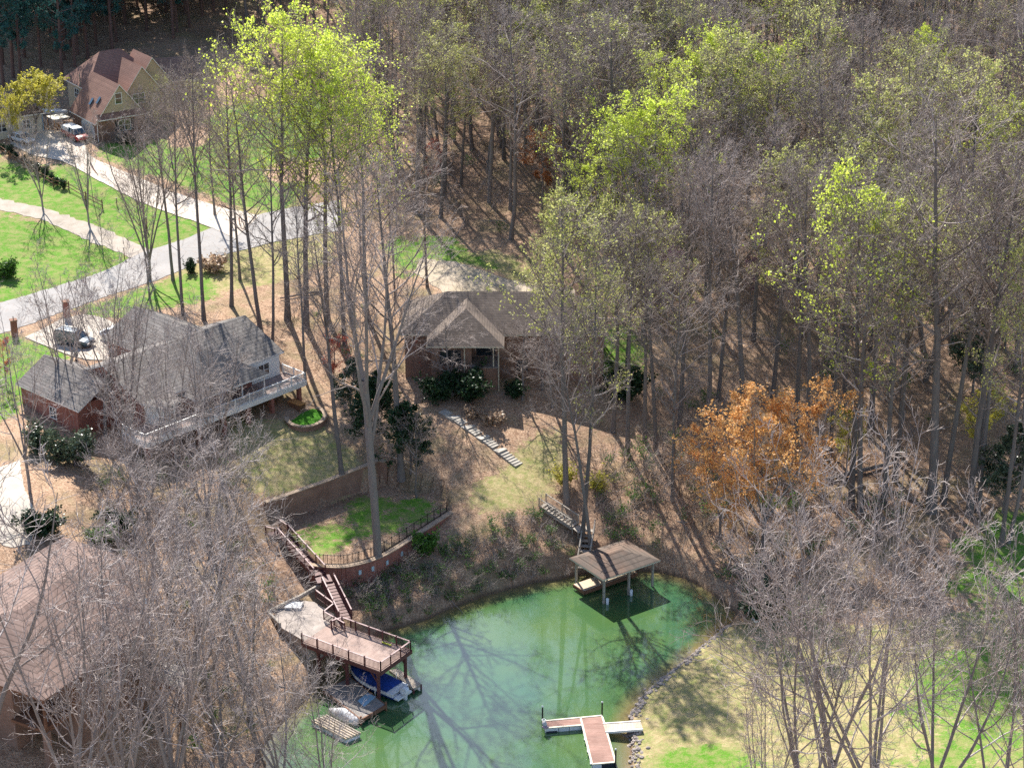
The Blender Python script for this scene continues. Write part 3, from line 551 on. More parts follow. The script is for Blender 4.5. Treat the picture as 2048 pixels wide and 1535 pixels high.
for a_ in (-13,-9.5,-6,-2.5,1,4.5,8.6):
    s=MB(); q=f(a_,9.6,0); zz=float(H(q[0],q[1])); s.box((q[0],q[1],(zz-.3+11.85)/2),(.42,.42,11.85-zz+.3),0,f.ang()); s.build('deck_post',M['brick_red'],lh)
# walkout turf patio with curved wall
c=at(612,838); cx,cy,cz=c; pw=empty('curved_patio_wall',(cx,cy,cz-.8),'low curved masonry wall around a small round turf patio below the white deck','wall')
s=MB(); n=20; arc=[(math.cos(t),math.sin(t)) for t in np.linspace(R(-175),R(60),n)]
for k in range(n-1):
    (x0,y0),(x1,y1)=arc[k],arc[k+1]; q=[(cx+2.3*x0,cy+3.0*y0),(cx+1.95*x0,cy+2.65*y0),(cx+1.95*x1,cy+2.65*y1),(cx+2.3*x1,cy+3.0*y1)]
    s.hexa([(x,y,cz-1.6) for x,y in q],[(x,y,cz+.35) for x,y in q])
s.build('wall',M['brick_brown'],pw); s=MB()
for k in range(n-1):
    (x0,y0),(x1,y1)=arc[k],arc[k+1]; q=[(cx+2.38*x0,cy+3.08*y0),(cx+1.87*x0,cy+2.57*y0),(cx+1.87*x1,cy+2.57*y1),(cx+2.38*x1,cy+3.08*y1)]
    s.hexa([(x,y,cz+.35) for x,y in q],[(x,y,cz+.44) for x,y in q])
s.build('cap',M['wall_cap'],pw)
s=MB(); s.prism([(cx+2.0*math.cos(t),cy+2.7*math.sin(t)) for t in np.linspace(0,2*math.pi,29)[:-1]],cz-.6,cz+.14); tag(s.build('turf_patio',M['turf']),kind='structure')
q=U(594,812,cz+.5); s=MB(); fq=Fr((q[0],q[1]),(.75,-.66)); fbox(s,fq,-.95,.95,-.45,.45,cz-.4,cz+.95); gr=empty('storage_box',(q[0],q[1],cz-.3),'brown wooden storage box under the corner of the white deck','box'); s.build('body',M['wood_brown'],gr,bevel=.03); s=MB(); fbox(s,fq,-1.0,1.0,-.5,.5,cz+.95,cz+1.03); s.build('lid',M['orange_wood'],gr)
# ---------------- ranch house in the middle
f=Fr((0,214.6),(1,-.01)); rh=empty('ranch_house',f(2,-4,9.4),'low brown ranch house with a taupe hip roof and a dark corner porch','house')
w_=MB(); fbox(w_,f,-12.4,10.6,-9.6,-.0,9.0,15.2); fbox(w_,f,-9.2,-4.6,-1.0,3.1,9.0,15.0); fbox(w_,f,-4.6,-1.6,2.3,3.1,9.0,12.2); fbox(w_,f,-9.2,-4.6,3.1,3.2,9.0,11.8); w_.build('wall',M['brick_brown'],rh)
r_=MB(); hip_roof(r_,f,-12.4,10.6,-9.6,-.0,15.3,18.6,'a',.6); hip_roof(r_,f,-9.2,-1.4,-5.0,3.4,15.15,18.1,'b',.55,e0=False); ro=r_.build('roof',[M['shingle_taupe'],M['cream_paint']],rh)
for a_,b_ in ((-1.5,3.3),(-2.1,3.0),(-5.4,3.3)):
    s=MB(); s.tube([f(a_,b_,9.2),f(a_,b_,15.0)],.075,8); s.build('porch_post',M['cream_paint'],rh)
s=MB(); fbox(s,f,-4.6,-1.5,-.0,3.2,12.2,12.35); s.build('porch_floor',M['grey_boards'],rh)
window(f,'b',-.0,1.2,10.6,1.3,1.3,rh,'dark_trim',mull=0); window(f,'b',-.0,5.2,10.7,.9,1.0,rh,'dark_trim',mull=0); window(f,'b',-.0,8.0,13.0,1.6,1.4,rh,'cream_paint'); window(f,'b',3.2,-7.0,9.3,2.4,2.1,rh,'dark_trim',mull=2); window(f,'b',3.1,-7.0,12.6,2.4,1.8,rh,'dark_trim',mull=2); window(f,'b',-.0,-3.0,12.5,2.2,2.1,rh,'dark_trim')
# leaf drift in the roof valley
lp=MB(); base=[f(-1.0,-3.7,17.12),f(-.45,-2.9,16.75),f(.15,-2.0,16.35),f(.75,-1.15,15.98)]; top=[f(-1.0,-3.7,17.14),f(.15,-3.1,17.02),f(.85,-2.3,16.62),f(1.0,-1.3,16.1)]
vs=[];n=len(base)
for p,q in zip(base,top): vs+=[(p[0],p[1],p[2]+.05),tuple((Vector(p)+Vector(q))/2+Vector((0,0,.2))),(q[0],q[1],q[2]+.05)]
lp.add(vs,[(3*i+k,3*i+k+1,3*i+k+4,3*i+k+3) for i in range(n-1) for k in range(2)]); lp.slab
o=lp.build('leaf_drift',M['leaf_pile']); sm=o.modifiers.new('thick','SOLIDIFY'); sm.thickness=.12; tag(o,'rusty drift of fallen leaves caught in the ranch house roof valley','leaf pile')
# ---------------- bottom left house
f=Fr(BH_O,BH_E); bh=empty('lakeside_house',f(6,-8,6.0),'brick lake house with a broad brown shingle roof and a recessed corner porch','house')
E0=12.6;RZ=15.3
P=lambda a,b,z=E0:f(a,b,z)
r_=MB(); R1=P(6.5,-8,RZ);R2=P(15.0,-9,RZ)
r_.slab([P(-.6,.5),P(13.0,.5),R2,R1],.18,0,1); r_.slab([P(13.0,.5),P(22.0,-8.2),R2],.18,0,1); r_.slab([P(22.0,-8.2),P(22.5,-17.5),R2],.18,0,1); r_.slab([P(22.5,-17.5),P(-.6,-17.5),R1,R2],.18,0,1); r_.slab([P(-.6,-17.5),P(-.6,.5),R1],.18,0,1)
r_.build('roof',[M['shingle_brown'],M['wood_brown']],bh)
w_=MB(); w_.prism([f(3.6,-.3,0)[:2],f(3.6,-3.8,0)[:2],f(.2,-3.8,0)[:2],f(.2,-17,0)[:2],f(21.5,-17,0)[:2],f(21.0,-8.4,0)[:2],f(12.6,-.3,0)[:2]],5.0,12.4); w_.build('wall',M['brick_brown'],bh)
s=MB(); fbox(s,f,-.2,3.6,-3.8,0,9.0,9.25); s.build('porch_floor',M['wood_brown'],bh)
for a_,b_ in ((0,-.15),(3.4,-.12)):
    s=MB(); q=f(a_,b_,0); s.box((q[0],q[1],10.9),(.2,.2,3.3),0,f.ang()); s.build('porch_post',M['wood_brown'],bh); s=MB(); s.box((q[0],q[1],7.1),(.5,.5,4.0),0,f.ang()); s.build('brick_pier',M['brick_brown'],bh)
s=MB(); s.beam(f(0,-.15,9.3),f(3.5,-.15,9.3),.18,.35); s.build('porch_rail_beam',M['wood_brown'],bh); s=MB(); s.beam(f(-.1,-.15,12.2),f(3.6,-.15,12.2),.18,.35); s.build('porch_beam',M['wood_brown'],bh)
window(f,'a',.2,-6.5,10.0,1.4,1.6,bh,out=-1); window(f,'a',.2,-9.0,6.6,1.4,1.4,bh,out=-1); window(f,'b',-.3,8.0,9.6,1.6,1.6,bh,out=1)
s=MB(); s.tube([P(13.0,.62,E0-.03),P(17.5,-3.72,E0-.03)],.085,8); s.build('gutter',M['gutter_blue'],bh)
# wooden deck on the right of it
fd=Fr(f(9.5,0,0)[:2],(.87,-.49)); wd=empty('wooden_deck',fd(3,0,6.0),'weathered wooden deck on stilts at the side of the lake house','deck')
s=MB(); fbox(s,fd,0.2,5.2,-4.2,-1.2,8.95,9.1); s.build('floor',M['grey_boards'],wd); s=MB(); railing(s,[fd(.2,-1.2,9.1),fd(5.2,-1.2,9.1),fd(5.2,-4.2,9.1)],1.0,.1,.035,.14); s.build('railing',M['weathered'],wd)
s=MB(); fbox(s,fd,.2,5.2,-1.2,-1.05,8.7,9.05); s.build('beam',M['wood_brown'],wd)
for a_ in (1.0,3.0,5.0):
    q=fd(a_,-1.3,0); zz=float(H(q[0],q[1])); s=MB(); s.box((q[0],q[1],(zz-.3+8.9)/2),(.15,.15,9.2-zz),0,f.ang()); s.build('stilt',M['wood_brown'],wd)
# ------------------------------------------------------------------ walls, stairs, docks, boats
def wall_run(name,pts,z0s,z1s,th,mat,label,cap=None,cat='retaining wall'):
    o=empty(name,(pts[0][0],pts[0][1],z0s[0]),label,cat); s=MB(); c_=MB()
    for i in range(len(pts)-1):
        (x0,y0),(x1,y1)=pts[i][:2],pts[i+1][:2]; d=Vector((x1-x0,y1-y0)); n=Vector((-d.y,d.x)).normalized()*th/2; e=d.normalized()*.02
        q=[(x0-n.x,y0-n.y),(x1-n.x,y1-n.y),(x1+n.x,y1+n.y),(x0+n.x,y0+n.y)]; zb=[z0s[i],z0s[i+1],z0s[i+1],z0s[i]]; zt=[z1s[i],z1s[i+1],z1s[i+1],z1s[i]]
        s.hexa([(x,y,z) for (x,y),z in zip(q,zb)],[(x,y,z) for (x,y),z in zip(q,zt)])
        n*=1.3; q=[(x0-n.x,y0-n.y),(x1-n.x,y1-n.y),(x1+n.x,y1+n.y),(x0+n.x,y0+n.y)]
        c_.hexa([(x,y,z) for (x,y),z in zip(q,zt)],[(x,y,z+.09) for (x,y),z in zip(q,zt)])
    s.build('wall',M[mat],o); c_.build('cap',M[cap or 'wall_cap'],o); return o
lw=catmull(P2((618,1128,5.0),(660,1132,5.0),(700,1130,5.0),(765,1110,5.0),(840,1064,5.0),(905,1022,5.0)),5)
n=len(lw); wl=wall_run('retaining_wall',lw,[2.0]*n,[4.95]*n,.45,'brick_red','curved red brick retaining wall with a row of pale vents above the bank')
cum=np.concatenate([[0],np.cumsum(np.hypot(*np.diff(lw,axis=0).T))])
for px in (718,743,771,800,827,854):
    best=min(range(n-1),key=lambda i:abs(PIX(np.array([*((lw[i]+lw[i+1])/2),4]))[0]-px)); a,b=lw[best],lw[best+1]; xa=PIX(np.array([*a,4]))[0];xb=PIX(np.array([*b,4]))[0]; t_=min(1,max(0,(px-xa)/(xb-xa))); c=a+(b-a)*t_; d=(b-a)/np.linalg.norm(b-a); nn=np.array([d[1],-d[0]])
    s=MB(); q=c+nn*.25; s.box((q[0],q[1],4.1),(.3,.07,.5),0,math.atan2(d[1],d[0])); s.build('vent',M['vent_blue'],wl)
uw=P2((530,1006,7.45),(650,964,7.45),(757,922,7.45),(775,925,7.45)); wall_run('retaining_wall',uw,[3.6]*4,[7.55]*4,.45,'brick_brown','tall straight brown brick retaining wall behind the terrace lawn')
# iron fence along the terrace
fe=empty('iron_fence',(lw[8][0],lw[8][1],4.8),'thin black iron fence along the top of the curved brick wall','fence')
ins=[]
for i in range(2,n):
    a=lw[max(i-1,0)];b=lw[min(i+1,n-1)]; d=(b-a)/np.linalg.norm(b-a); nn=np.array([-d[1],d[0]]); q=lw[i]+nn*.75; ins.append((q[0],q[1],4.75))
q=U(893,985,5.2); ins+= [(q[0],q[1],5.2)]
s=MB(); railing(s,ins,1.1,.05,.016,.2,postsp=2.4,cap=.035); s.build('railing',M['black_metal'],fe)
# concrete garden steps
P0=at(885,822)+np.array([0,0,.15]);P1=at(1038,930)+np.array([0,0,.0]); gs=empty('garden_steps',P1,'long diagonal flight of pale concrete steps with landings on the leafy slope','steps')
s=MB(); segs=[('t',3),('l',1),('t',3),('l',1),('t',3),('l',1),('t',4),('l',1),('t',6)]; W_=sum(k if t=='t' else 2.6 for t,k in segs); d=Vector(P1-P0); d2=Vector((d.x,d.y,0)); L=d2.length; u=d2/L; sd=Vector((-u.y,u.x,0)); run=L/W_; pos=0.0; nst=sum(k for t,k in segs if t=='t')
zc=P0[2]; dz=(P0[2]-P1[2])/nst; ang=math.atan2(u.y,u.x)
for t_,k in segs:
    for j in range(k):
        r=run*(2.6 if t_=='l' else 1.0); c=Vector(P0)+u*(pos+r/2); 
        if t_=='t': zc-=dz
        g=float(H(c.x,c.y)); top=max(zc,g+.06); s.box((c.x,c.y,(top+g-.5)/2),(r*1.02,1.35 if t_=='l' else 1.2,top-g+.5),0,ang); pos+=r
        if t_=='t': s.box((c.x-u.x*r*.4,c.y-u.y*r*.4,top+.02),(r*.30,1.22,.07),0,ang)
s.build('treads',M['concrete'],gs)
# ---------------- redwood deck over the boat slip
DK=Fr((-12.1,159.3),(-.83,.56)); Zd=3.6       # a: away from the lake, b: to the right of that (towards back)
dk=empty('boat_deck',DK(3,2.3,0),'dark red railed wooden deck on posts over the covered boat','deck')
s=MB(); fbox(s,DK,0,9.4,0,4.7,Zd-.12,Zd); s.build('floor',M['deck_boards'],dk)
s=MB(); fbox(s,DK,-.06,9.4,-.08,0,Zd-.38,Zd-.0); fbox(s,DK,-.08,0,-.08,4.78,Zd-.38,Zd-.0); fbox(s,DK,0,9.4,4.7,4.78,Zd-.38,Zd-.0)
for b_ in (1.2,2.4,3.6): fbox(s,DK,.05,9.2,b_-.06,b_+.06,Zd-.36,Zd-.13)
for a_ in (.5,4.2,7.6): fbox(s,DK,a_-.12,a_+.12,.02,4.6,Zd-.62,Zd-.38)
s.build('frame',M['redwood'],dk)
s=MB(); railing(s,[DK(9.4,.06,Zd),DK(.04,.06,Zd),DK(.04,4.64,Zd),DK(8.2,4.64,Zd)],.95,.11,.04,.15,0,1,1.75,.15); railing(s,[DK(8.2,4.64,Zd),DK(8.6,3.5,Zd)],.95,.11,.04,.15,0,1,1.75,.15); s.build('railing',[M['redwood'],M['redwood_cap']],dk)
for a_ in (.5,4.2,7.6):
    for b_ in (.25,4.4):
        s=MB(); q=DK(a_,b_,0); s.box((q[0],q[1],(Zd-.62-2.5)/2),(.24,.24,Zd-.62+2.5),0,DK.ang()); s.build('post',M['redwood'],dk)
        s=MB(); s.beam(DK(a_,b_,Zd-1.6),DK(a_+(.9 if a_<7 else -.9),b_,Zd-.5),.1,.14); s.build('brace',M['redwood'],dk)
# upper stone patio behind the deck
PT=Fr((U(692,1259,3.0)[0],U(692,1259,3.0)[1]),(-.83,.56)); pa=MB(); pts=P2((615,1282,3.7),(690,1258,3.7),(668,1225,3.7),(628,1200,3.7),(596,1196,3.7),(535,1225,3.7),(560,1250,3.7)); pa.prism(pts,1.5,3.55); pt_=tag(pa.build('stone_patio',M['slab_stone']),'pale stone patio joining the red deck to the foot of the stairs','patio')
bw=empty('block_wall',(pts[5][0],pts[5][1],2.5),'low pale timber edging around the stone patio','edging'); s=MB()
for p,q in ((pts[6],pts[5]),(pts[5],pts[4])): s.beam((p[0],p[1],3.75),(q[0],q[1],3.75),.25,.45)
a=U(596,1196,3.7);b=U(640,1168,4.2); s.beam((a[0],a[1],3.75),(b[0],b[1],4.1),.22,.4); s.build('edging',M['weathered'],bw)
s=MB(); q=U(588,1212,3.6); s.prism([(q[0]-.9,q[1]-.5),(q[0]+.7,q[1]-.7),(q[0]+.9,q[1]+.5),(q[0]-.6,q[1]+.8)],3.5,3.78); tag(s.build('flat_stone',M['tarp_grey']),'large flat grey slab lying on the stone patio','slab')
# red stairs down the bank
def stairs(o,p,q,w,nst,mat,matr,rail_h=.95,sides=(1,-1),capm=None):
    p=Vector(p);q=Vector(q);d=q-p; u=Vector((d.x,d.y,0)); L=u.length; u/=L; sd=Vector((-u.y,u.x,0)); ang=math.atan2(u.y,u.x); s=MB()
    for k in range(nst):
        c=p+d*((k+.5)/nst); s.box((c.x,c.y,c.z),(L/nst*.92,w,.06),0,ang)
    s.build('treads',M[mat],o); s=MB()
    for k in (-1,1): s.beam(p+sd*k*w/2-Vector((0,0,.12)),q+sd*k*w/2-Vector((0,0,.12)),.07,.32)
    s.build('stringers',M[matr],o)
    for k in sides:
        s=MB(); railing(s,[p+sd*k*(w/2+.05),q+sd*k*(w/2+.05)],rail_h,.1,.035,.16,0,1,1.9,.12); s.build('railing',[M[matr],M[capm or matr]],o)
st=empty('bank_stairs',at(640,1160),'dark red wooden stairs zigzagging down the bank to the boat deck','stairs')
a=U(566,1068,5.5);b=U(640,1150,4.6);c=U(655,1172,4.3); stairs(st,a,b,1.15,12,'redwood','redwood',capm='redwood_cap')
e=Vector(DK(8.4,5.4,Zd+.15)); c0=Vector(b)+Vector((.9,-1.2,-.25)); c1=Vector(e)+Vector((0,.2,0)); 
s=MB(); s.box((b[0]+.35,b[1]-.55,b[2]-.12),(1.6,1.5,.1),0,.3); s.build('landing',M['redwood'],st); stairs(st,c0,c1,1.15,12,'redwood','redwood',capm='redwood_cap')
s=MB(); l=Vector(b)+Vector((.1,-.5,0)); r2=U(640,1212,3.6); railing(s,[U(632,1195,3.75),U(668,1222,3.75),U(648,1238,3.7),U(690,1262,3.65)],.9,.1,.035,.16,0,1,1.8,.14); s.build('railing',[M['redwood'],M['redwood_cap']],st)
for p in (Vector(b),c0+(c1-c0)*.5,c1):
    s=MB(); g=float(H(p.x,p.y)); s.box((p.x+.5,p.y,(g-.4+p.z)/2),(.16,.16,max(.4,p.z-g+.4))); s.build('post',M['redwood'],st)
s=MB(); q=U(560,1065,5.6); tp=empty('stair_landing',(q[0],q[1],5.0),'small railed red landing at the top of the bank stairs','landing'); s.box((q[0]-.6,q[1]+.4,5.5),(1.6,1.6,.12),0,.4); s.build('floor',M['redwood'],tp); s=MB(); railing(s,[(q[0]-1.4,q[1]-.4,5.55),(q[0]-.4,q[1]-.9,5.55)],1.0,.1,.04,.15,0,1); railing(s,[(q[0]-.2,q[1]+1.2,5.55),(q[0]+.8,q[1]-.1,5.55)],1.0,.1,.04,.15,0,1); s.build('railing',[M['redwood'],M['redwood_cap']],tp)
for dx in (-1.2,0):
    s=MB(); g=float(H(q[0]+dx,q[1]-.2)); s.box((q[0]+dx,q[1]-.2,(g-.3+5.45)/2),(.16,.16,5.75-g)); s.build('post',M['redwood'],tp)
# lower slip docks
sd1=MB(); q0=U(700,1405,.55);q1=U(772,1395,.55)
dl=empty('slip_dock',(U(730,1400,.5)[0],U(730,1400,.5)[1],0),'low dark wooden slip dock in the shade beside the covered boat','dock')
pts=P2((648,1378,.6),(700,1352,.6),(772,1408,.6),(722,1437,.6)); s=MB(); s.prism(pts,.42,.58); s.build('boards',M['grey_boards'],dl); s=MB()
for p,q in zip(pts,pts[1:]+pts[:1]): s.beam((p[0],p[1],.42),(q[0],q[1],.42),.14,.34)
s.build('frame',M['wood_brown'],dl)
for p in pts: 
    s=MB(); s.tube([(p[0],p[1],-2),(p[0],p[1],.9)],.1,8); s.build('pile',M['wood_brown'],dl)
s=MB(); pp=P2((715,1400,.62),(735,1385,.62),(752,1392,.62),(728,1412,.62)); s.prism(pp,.59,.63); tag(s.build('pale_mat',M['pale_blue']),'pale blue mat lying on the slip dock','mat')
fl=empty('outer_slip_dock',(U(815,1362,.5)[0],U(815,1362,.5)[1],0),'narrow weathered finger dock beyond the covered boat','dock'); pts=P2((778,1338,.65),(795,1335,.65),(842,1365,.65),(827,1375,.65)); s=MB(); s.prism(pts,.3,.6); s.build('boards',M['ramp_boards'],fl)
for p in pts[1:]: s=MB(); s.tube([(p[0],p[1],-2),(p[0],p[1],.5)],.09,8); s.build('pile',M['redwood'],fl)
# pale floating platform and covered watercraft at its left
fp=empty('swim_platform',(U(680,1452,.4)[0],U(680,1452,.4)[1],0),'sun bleached floating platform with slatted deck by the left shore','platform'); pts=P2((623,1440,.5),(655,1428,.5),(722,1464,.5),(692,1476,.5)); s=MB(); s.prism(pts,.3,.5); s.build('boards',M['pale_boards'],fp)
a,b,c,d=[Vector((p[0],p[1],.54)) for p in pts]; s=MB()
for k in (.12,.32,.52,.72,.9): s.beam(a.lerp(b,k),d.lerp(c,k),.12,.09)
s.build('battens',M['weathered'],fp); s=MB(); s.prism([(p[0]*.98+pts[0][0]*.02,p[1]) for p in pts],-.15,.29); s.build('float',M['float_white'],fp)
def loft(mb,secs,mi=0,caps=True):
    n=len(secs[0]); vs=[v for s_ in secs for v in s_]; fs=[(i*n+k,i*n+(k+1)%n,(i+1)*n+(k+1)%n,(i+1)*n+k) for i in range(len(secs)-1) for k in range(n)]
    if caps: fs+=[tuple(range(n))[::-1],tuple((len(secs)-1)*n+k for k in range(n))]
    return mb.add(vs,fs,mi)
jf=Fr((U(688,1424,.7)[0],U(688,1424,.7)[1]),(-.80,.60)); js=empty('covered_watercraft',jf(0,0,.4),'small watercraft under a pale grey cover between slip dock and platform','watercraft')
s=MB(); secs=[]
for a_,w_h,h_ in ((-1.6,.28,.35),(-1.3,.5,.5),(-.6,.56,.75),(.1,.56,1.15),(.5,.52,1.05),(1.0,.42,.75),(1.55,.2,.5),(1.8,.05,.35)):
    secs.append([jf(a_,-w_h,.15),jf(a_,-w_h*1.05,.42),jf(a_,-w_h*.6,.25+h_*.62),jf(a_,0,.25+h_*.75),jf(a_,w_h*.6,.25+h_*.62),jf(a_,w_h*1.05,.42),jf(a_,w_h,.15)])
loft(s,secs); s.build('cover',M['tarp_grey'],js,smooth=True); s=MB(); secs=[[jf(a_,-w_,.18),jf(a_,0,-.2),jf(a_,w_,.18)] for a_,w_ in ((-1.55,.42),(-.5,.5),(.8,.42),(1.7,.06))]; loft(s,secs); s.build('hull',M['gelcoat'],js)
# motor boat with blue cover: a forward (bow)
q=U(752,1362,.6); bf=Fr((q[0],q[1]),(-.80,.60)); bt=empty('motor_boat',bf(0,0,0),'white motor boat with a navy blue cover and white outboard under the red deck','boat')
st_=[(-3.0,1.12,.75,.0),(-2.0,1.2,.8,-.05),(-.5,1.25,.85,-.1),(.8,1.15,.92,-.05),(1.8,.9,1.0,.05),(2.6,.5,1.1,.3),(3.15,.06,1.2,.8)]
s=MB(); loft(s,[[bf(a,-w,h),bf(a,-w*.92,.22),bf(a,0,k-.25),bf(a,w*.92,.22),bf(a,w,h)] for a,w,h,k in st_]); s.build('hull',M['boat_blue'],bt,smooth=True)
s=MB(); loft(s,[[bf(a,-w*1.02,h-.28),bf(a,-w*1.04,h+.05),bf(a,0,h+.08),bf(a,w*1.04,h+.05),bf(a,w*1.02,h-.28)] for a,w,h,k in st_]); s.build('gunwale',M['gelcoat'],bt)
s=MB(); loft(s,[[bf(a,-w*1.0,h+.1),bf(a,-w*.6,h+.1+t*.75),bf(a,0,h+.1+t),bf(a,w*.6,h+.1+t*.75),bf(a,w*1.0,h+.1)] for (a,w,h,k),t in zip([(-2.3,1.18,.78,0)]+st_[1:],(.12,.35,.5,.6,.45,.25,.05))]); s.build('boat_cover',M['blue_canvas'],bt,smooth=True)
s=MB(); fbox(s,bf,-3.55,-3.0,-1.0,1.0,.25,.42); s.build('swim_step',M['gelcoat'],bt)
s=MB(); loft(s,[[bf(a,-w,z0),bf(a,-w,z1),bf(a,w,z1),bf(a,w,z0)] for a,w,z0,z1 in ((-3.95,.18,.75,1.05),(-3.8,.27,.62,1.25),(-3.4,.28,.62,1.3),(-3.1,.22,.7,1.15))]); s.hexa([bf(-3.75,-.1,-.5),bf(-3.75,.1,-.5),bf(-3.4,.1,-.5),bf(-3.4,-.1,-.5)],[bf(-3.75,-.14,.65),bf(-3.75,.14,.65),bf(-3.3,.14,.65),bf(-3.3,-.14,.65)]); s.build('outboard_motor',M['float_white'],bt,smooth=False,bevel=.05)
for k,(a_,b_) in enumerate(((-1.2,-1.55),(2.2,-1.5),(-1.2,1.55))):
    s=MB(); s.tube([bf(a_,b_,-1.5),bf(a_,b_,1.25)],.05,8); o=s.build('lift_guide',M['white_paint']); tag(o,('slim white lift guide pole by the boat stern','slim white lift guide pole by the boat bow','slim white lift guide pole on the far side of the boat')[k],'pole','boat lift guide poles')
# ---------------- boathouse
B0=np.array([9.3,178.4]); e1=np.array([14.6,182.1])-B0; e1/=np.linalg.norm(e1); bo=Fr(tuple(B0),tuple(e1)); 
# a: to the right, b: towards camera-right; use negative b for back-left
bs=empty('boathouse',bo(3,-2.4,0),'open boathouse with a low leaf strewn shingle roof on grey posts','boathouse')
r_=MB(); hip_roof(r_,bo,.0,6.5,-4.9,.0,3.1,3.95,'a',.45,.14); r_.build('roof',[M['shingle_leafy'],M['cream_paint']],bs)
for a_ in (.1,3.3,6.4):
    for b_ in (-.1,-4.8):
        s=MB(); q=bo(a_,b_,0); s.box((q[0],q[1],.3),(.2,.2,5.5),0,bo.ang()); s.build('post',M['weathered'],bs)
s=MB()
for b_ in (-.1,-4.8): s.beam(bo(-.1,b_,2.95),bo(6.6,b_,2.95),.16,.26)
for a_ in (.1,6.4): s.beam(bo(a_,.1,2.95),bo(a_,-4.9,2.95),.15,.24)
s.build('beams',M['weathered'],bs)
fl=empty('boathouse_dock',bo(3,-3.6,0),'sunlit plank dock running under the boathouse roof','dock'); s=MB(); fbox(s,bo,-.6,6.3,-4.3,-2.5,.42,.55); s.build('boards',M['pale_boards'],fl); s=MB(); fbox(s,bo,-.65,6.3,-2.5,-2.4,.2,.56); fbox(s,bo,-.7,-.6,-4.3,-2.4,.2,.56); s.build('frame',M['wood_brown'],fl)
for a_,b_,l_ in ((.3,.25,'white float drum by the front post of the boathouse'),(3.4,.2,'white float drum by the middle post of the boathouse')):
    s=MB(); q=bo(a_,b_,0); s.tube([(q[0],q[1],-.3),(q[0],q[1],.1),(q[0],q[1],.65),(q[0],q[1],.7)],[.14,.16,.16,.08],10); tag(s.build('float_drum',M['float_white'],smooth=True),l_,'float','boathouse floats')
# walkway down to boathouse
wk=empty('boathouse_stairs',at(1120,1040),'weathered grey walkway and stairs with slatted rails down to the boathouse','stairs')
a=at(1085,1012)+np.array([0,0,.25]); b=np.array(at(1150,1062))*1.0; b[2]=max(b[2],a[2]-1.9)+.6; stairs(wk,a,b,1.2,10,'weathered','weathered'); 
q=Vector(b)+Vector((.6,-.5,-.05)); s=MB(); s.box((q.x,q.y,q.z-.05),(1.5,1.5,.1),0,.5); s.build('landing',M['weathered'],wk); 
c=Vector(bo(1.5,-5.6,1.0)); stairs(wk,q+Vector((.9,.3,-.1)),c,1.1,8,'weathered','weathered')
for p in (Vector(b),q,Vector(a).lerp(Vector(b),.5),Vector(a).lerp(Vector(b),.15)):
    g=float(H(p.x,p.y)); s=MB(); s.box((p.x-.3,p.y-.4,(g-.3+p.z)/2),(.12,.12,max(.5,p.z-g+.3))); s.build('post',M['weathered'],wk)
# ---------------- floating dock in front
ax=Fr((U(1203,1431,.5)[0],U(1203,1431,.5)[1]),(-.995,-.01)); m0=U(1161,1434,.5);m1=U(1204,1430,.5);m2=U(1231,1523,.5);m3=U(1184,1527,.5)
fd=empty('floating_dock',(8.0,153,0),'reddish brown T shaped floating dock with white float edges','dock')
s=MB(); s.prism([p[:2] for p in (m3,m2,m1,m0)],.40,.5); s.build('main_deck',M['dock_boards'],fd)
l0=U(1086,1441,.5);l1=U(1161,1434,.5);l2=U(1163,1449,.5);l3=U(1090,1455,.5); s=MB(); s.prism([p[:2] for p in (l3,l2,l1,l0)],.40,.5); s.build('side_deck',M['ramp_dock'] if 'ramp_dock' in M else M['dock_boards'],fd)
s=MB()
def edge(p,q,w=.16,z=.5,h=.09): s.beam((p[0],p[1],z),(q[0],q[1],z),w,h)
for p,q in ((m0,m3),(m3,m2),(m2,m1),(m1,m0),(l0,l1),(l2,l3),(l3,l0)): edge(p,q)
s.build('edge_trim',M['cream_paint'],fd)
s=MB()
L3,L2=Vector(l3),Vector(l2)
for k0,k1 in ((0,.36),(.37,.66),(.67,1.0)):
    p=L3.lerp(L2,k0);q=L3.lerp(L2,k1); s.beam((p.x,p.y+.25,.12),(q.x,q.y+.25,.12),.5,.55)
M0,M3=Vector(m0),Vector(m3)
for k0,k1 in ((.2,.46),(.48,.72),(.74,.97)):
    p=M0.lerp(M3,k0);q=M0.lerp(M3,k1); s.beam((p.x+.22,p.y,.12),(q.x+.22,q.y,.12),.45,.5)
M2=Vector(m2); p=M3.lerp(M2,.03);q=M3.lerp(M2,.4); s.beam((p.x,p.y+.3,.12),(q.x,q.y+.3,.12),.6,.5)
s.build('floats',M['float_white'],fd,bevel=.05)
s=MB(); p=M3.lerp(M2,.42);q=M3.lerp(M2,1); s.beam((p.x,p.y+.3,.12),(q.x,q.y+.3,.12),.6,.45); p=L3.lerp(L2,.03);q=L3.lerp(L2,.33); s.beam((p.x,p.y-.05,-.02),(q.x,q.y-.05,-.02),.12,.3); s.build('dark_float',M['dark_trim'],fd)
for k in (.46,.72,.97):
    p=M0.lerp(M3,k); s=MB(); s.box((p.x-.06,p.y,.35),(.16,.28,.22)); s.build('cleat',M['grey_metal'],fd)
